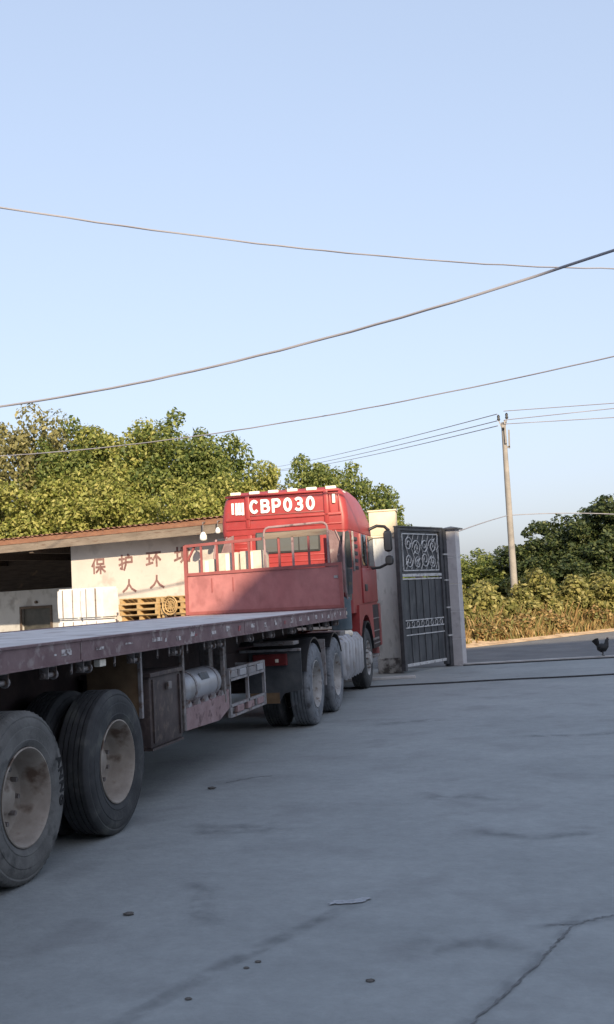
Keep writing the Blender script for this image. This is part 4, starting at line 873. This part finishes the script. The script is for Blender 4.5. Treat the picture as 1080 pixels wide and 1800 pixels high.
def tree(kd, x, y, zc, sx, sz_, lab, grp, ground_z=0.):
    k = cnt[0]; cnt[0] += 1
    t = thing('tree', lab, 'tree', (x, y, ground_z), 0, grp)
    c = link('crown', CR[kd][k % 2], t, (0, 0, zc-ground_z)); c.scale = (sx, sx, sz_); c.rotation_euler = (0, 0, k*1.7)
    m = link('trunk', TK[k % 3], t); m.scale = (1.1, 1.1, max(.3, (zc-ground_z+.1*sz_)/3.0)); m.rotation_euler = (0, 0, k*2.1); return t
GL_ = 'trees rising behind the shed roof'
tree('olive', -16.2, 29.3, 5.9, 1.05, 1.25, 'thin brownish olive tree at the far left above the shed', GL_)
tree('green', -14.4, 29.6, 5.45, 1.0, 1.05, 'green tree with a ragged top, second from the left behind the shed', GL_)
tree('yellowgreen', -12.9, 29.6, 5.3, .95, 1.0, 'yellow-green leafy tree at the middle of the shed roof', GL_)
tree('green', -11.3, 29.6, 5.6, .9, .95, 'tall round-topped tree, highest tuft left of the truck cab', GL_)
tree('green', -10.05, 29.6, 5.0, .8, .95, 'green tree sloping down towards the truck cab', GL_)
tree('yellowgreen', -8.65, 29.6, 4.0, .7, .8, 'low bright tree just left of the cab roof', GL_)
tree('green', -7.05, 30, 4.5, .6, .78, 'rounded green tree straight above the cab', GL_)
tree('green', -6.0, 29.8, 3.9, .72, .8, 'green tree right behind the cab roof', GL_)
tree('green', -5.3, 30.3, 3.1, .68, .68, 'thin low tree between the cab and the cream pillar cap', GL_)
for i, (x, y, zc, s, kd) in enumerate(((-17.2, 27.9, 3.6, .85, 'olive'), (-15.3, 27.8, 3.75, .9, 'yellowgreen'), (-13.4, 27.8, 3.7, .95, 'yellowgreen'), (-11.6, 27.4, 3.65, .9, 'yellowgreen'), (-9.8, 27.2, 3.4, .85, 'yellowgreen'), (-18.4, 29.2, 4.8, 1.1, 'green'), (-20, 27.5, 4.6, 1.2, 'green'))):
    tree(kd, x, y, zc, s, s, ['dull olive thicket low at the left end of the shed roof', 'bright yellow-green thicket low behind the roof, above the open bay', 'bright yellow-green thicket low behind the roof, above the slogan', 'bright yellow-green thicket low behind the roof, right of the slogan', 'bright low thicket against the left side of the cab', 'tree beyond the left edge behind the shed', 'farther tree beyond the left edge behind the shed'][i], GL_)
GR_ = 'dark trees across the road'
tree('dark', 1.15, 41, 3.1, 1.1, .9, 'large dark tree at the right edge of the photo', GR_, .9)
tree('dark', -.6, 41.5, 2.7, .9, .8, 'dark tree next to the large one at the right edge', GR_, .9)
tree('dark', -2.0, 41, 2.0, 1.0, .65, 'dark low tree behind the utility pole', GR_, .9)
tree('green', -3.4, 41.5, 1.9, .95, .62, 'green low tree just right of the gate post', GR_, .9)
tree('dark', .3, 39.5, 1.7, .95, .75, 'low dark thicket under the large tree at the right edge', GR_, .9)
tree('dark', -1.3, 39.8, 1.6, .9, .65, 'low dark thicket right of the pole', GR_, .9)
tree('dark', 1.9, 40.0, 1.8, 1.0, .8, 'low dark thicket beyond the right edge', GR_, .9)
tree('dark', 3.2, 42, 3.4, 1.3, .9, 'dark tree beyond the right edge across the road', GR_, .9)
tree('dark', 6.3, 46, 3.4, 1.4, .9, 'farther dark tree beyond the right edge across the road', GR_, .9)
tree('green', -5.6, 41, 2.2, 1.1, .7, 'green tree hidden behind the gate', GR_, .9)
# bushes along the verge
BC = [leaf_mesh('bush_foliage', crown_clumps(70+i, .85, .7, 22, (.22, .42)), 4200, .15, LEAF['bush'], 90+i) for i in range(2)]
BD = [leaf_mesh('bush_foliage', crown_clumps(80+i, .7, .45, 16, (.18, .36)), 2600, .14, LEAF['dry'], 95+i) for i in range(2)]
for i, (x, y, z, sx, sz_, kd, lab) in enumerate((
    (-3.35, 32.0, .95, 1.1, 1.15, 0, 'yellow-green bush right beside the tiled gate post'), (-2.4, 33.2, .9, 1.0, 1.0, 0, 'yellow-green bush left of the utility pole'),
    (-1.2, 34.6, 1.2, 1.0, 1.0, 0, 'pale-topped bush right of the utility pole'), (-.2, 35.6, 1.0, .95, .9, 0, 'bush midway between the utility pole and the right edge'),
    (.8, 36.6, 1.1, 1.1, .9, 0, 'bush at the right edge below the dark tree'), (2.4, 38.5, 1.1, 1.2, 1, 0, 'bush beyond the right edge'), (-5.0, 31.5, 1.0, 1.2, 1.1, 0, 'bush hidden behind the gate leaf'),
    (-3.3, 31.2, .6, .8, .9, 0, 'lower yellow-green bush at the foot of the tiled gate post'), (-1.7, 33.6, .75, .8, .8, 0, 'green bush in front of the pole foot'), (-.5, 35.2, .7, .8, .75, 0, 'low bush on the verge right of the pole foot'), (.9, 36.6, .8, .85, .75, 0, 'low bush at the right edge near the bird'),
    (-2.6, 30.3, .28, .8, .55, 1, 'dry brown shrub low beside the tiled gate post'), (-2.0, 31.8, .4, .9, .8, 1, 'orange-brown dry shrub on the verge below the pole'), (-.9, 33.4, .4, .9, .75, 1, 'dry shrub on the verge right of the pole'), (.3, 35.3, .45, .9, .8, 1, 'dry shrub on the verge near the right edge'))):
    t = thing('bush', lab, 'bush', (x, y, 0), 0, 'bushes along the road verge')
    c = link('foliage', (BD if kd else BC)[i % 2], t, (0, 0, z)); c.scale = (sx, sx, sz_); c.rotation_euler = (0, 0, i*1.3)
    s = B()
    for k in range(5): a = k*1.26; s.tube([(0, 0, .05), (.2*math.cos(a), .2*math.sin(a), z*.5), (.4*math.cos(a), .4*math.sin(a), z)], [.03, .02, .01], 5)
    s.build('stems', 'bark', t)
# dry grass blades on the bank
def grass():
    g = np.random.default_rng(4); n = 15000
    t = g.random(n); ex = -4.6+t*8.5; ey = np.interp(ex, [-7, -2.94, .85, 6], [27.2, 27.95, 33.7, 41.5]); off = .9+g.random(n)**1.3*5.0
    px = ex; py = ey+off; pz = np.interp(off, [0, 1.4, 3.2, 8], [0, .08, .33, .78])
    keep = (np.sin(px*3.1+py*1.7)+np.sin(px*1.3-py*2.9)+g.normal(size=n)*.8) > -.6; px, py, pz, off = px[keep], py[keep], pz[keep], off[keep]; n = len(px)
    h = (.12+.5*g.random(n)**1.7)*np.clip(off/2.0, .3, 1.3); a = g.random(n)*6.28; ln = .35*h; wd = .014+.012*g.random(n)
    ca, sa = np.cos(a), np.sin(a); b = a+1.57+g.normal(size=n)*.5; cb_, sb_ = np.cos(b), np.sin(b)
    v = np.stack([np.stack([px-ca*wd, py-sa*wd, pz-.02], 1), np.stack([px+ca*wd, py+sa*wd, pz-.02], 1), np.stack([px+cb_*ln*.4+ca*wd*.6, py+sb_*ln*.4+sa*wd*.6, pz+h*.6], 1), np.stack([px+cb_*ln, py+sb_*ln, pz+h], 1)], 1).reshape(-1, 3)
    me = bpy.data.meshes.new('dry_grass'); me.from_pydata(v.tolist(), [], [(4*i, 4*i+1, 4*i+2, 4*i+3) for i in range(n)]); me.materials.append(LEAF['dry'])
    tag(link('dry_grass', me), 'dry yellow grass on the bank across the road', 'grass', kind='stuff')
grass()
# palm behind the gate
def palm():
    t = thing('palm', 'small palm with spiky fronds behind the dark gate', 'palm', (-3.45, 24.4, 0))
    B().tube([(0, 0, 0), (.02, 0, 1.3), (0, .02, 2.75)], [.12, .1, .09], 10).build('trunk', 'bark', t, 60)
    g = random.Random(9)
    for k in range(13):
        a = k*2.4; up_ = g.uniform(.3, 1.0); L_ = g.uniform(.5, .75); b = B()
        rib = [Vector((math.cos(a)*L_*s_, math.sin(a)*L_*s_, 2.75+up_*.75*s_-.45*s_*s_)) for s_ in [i/8 for i in range(9)]]
        b.tube(rib, [.012]*9, 5)
        for i in range(2, 9):
            sd = Vector((-math.sin(a), math.cos(a), 0)); d = (rib[i]-rib[i-1]).normalized()
            for s2 in (-1, 1):
                tip = rib[i]+sd*s2*.2+d*.16; b.add([rib[i], rib[i]+d*.028, tip, rib[i]-d*.012], [(0, 1, 2, 3)])
        b.build('frond', LEAF['green'], t)
palm()
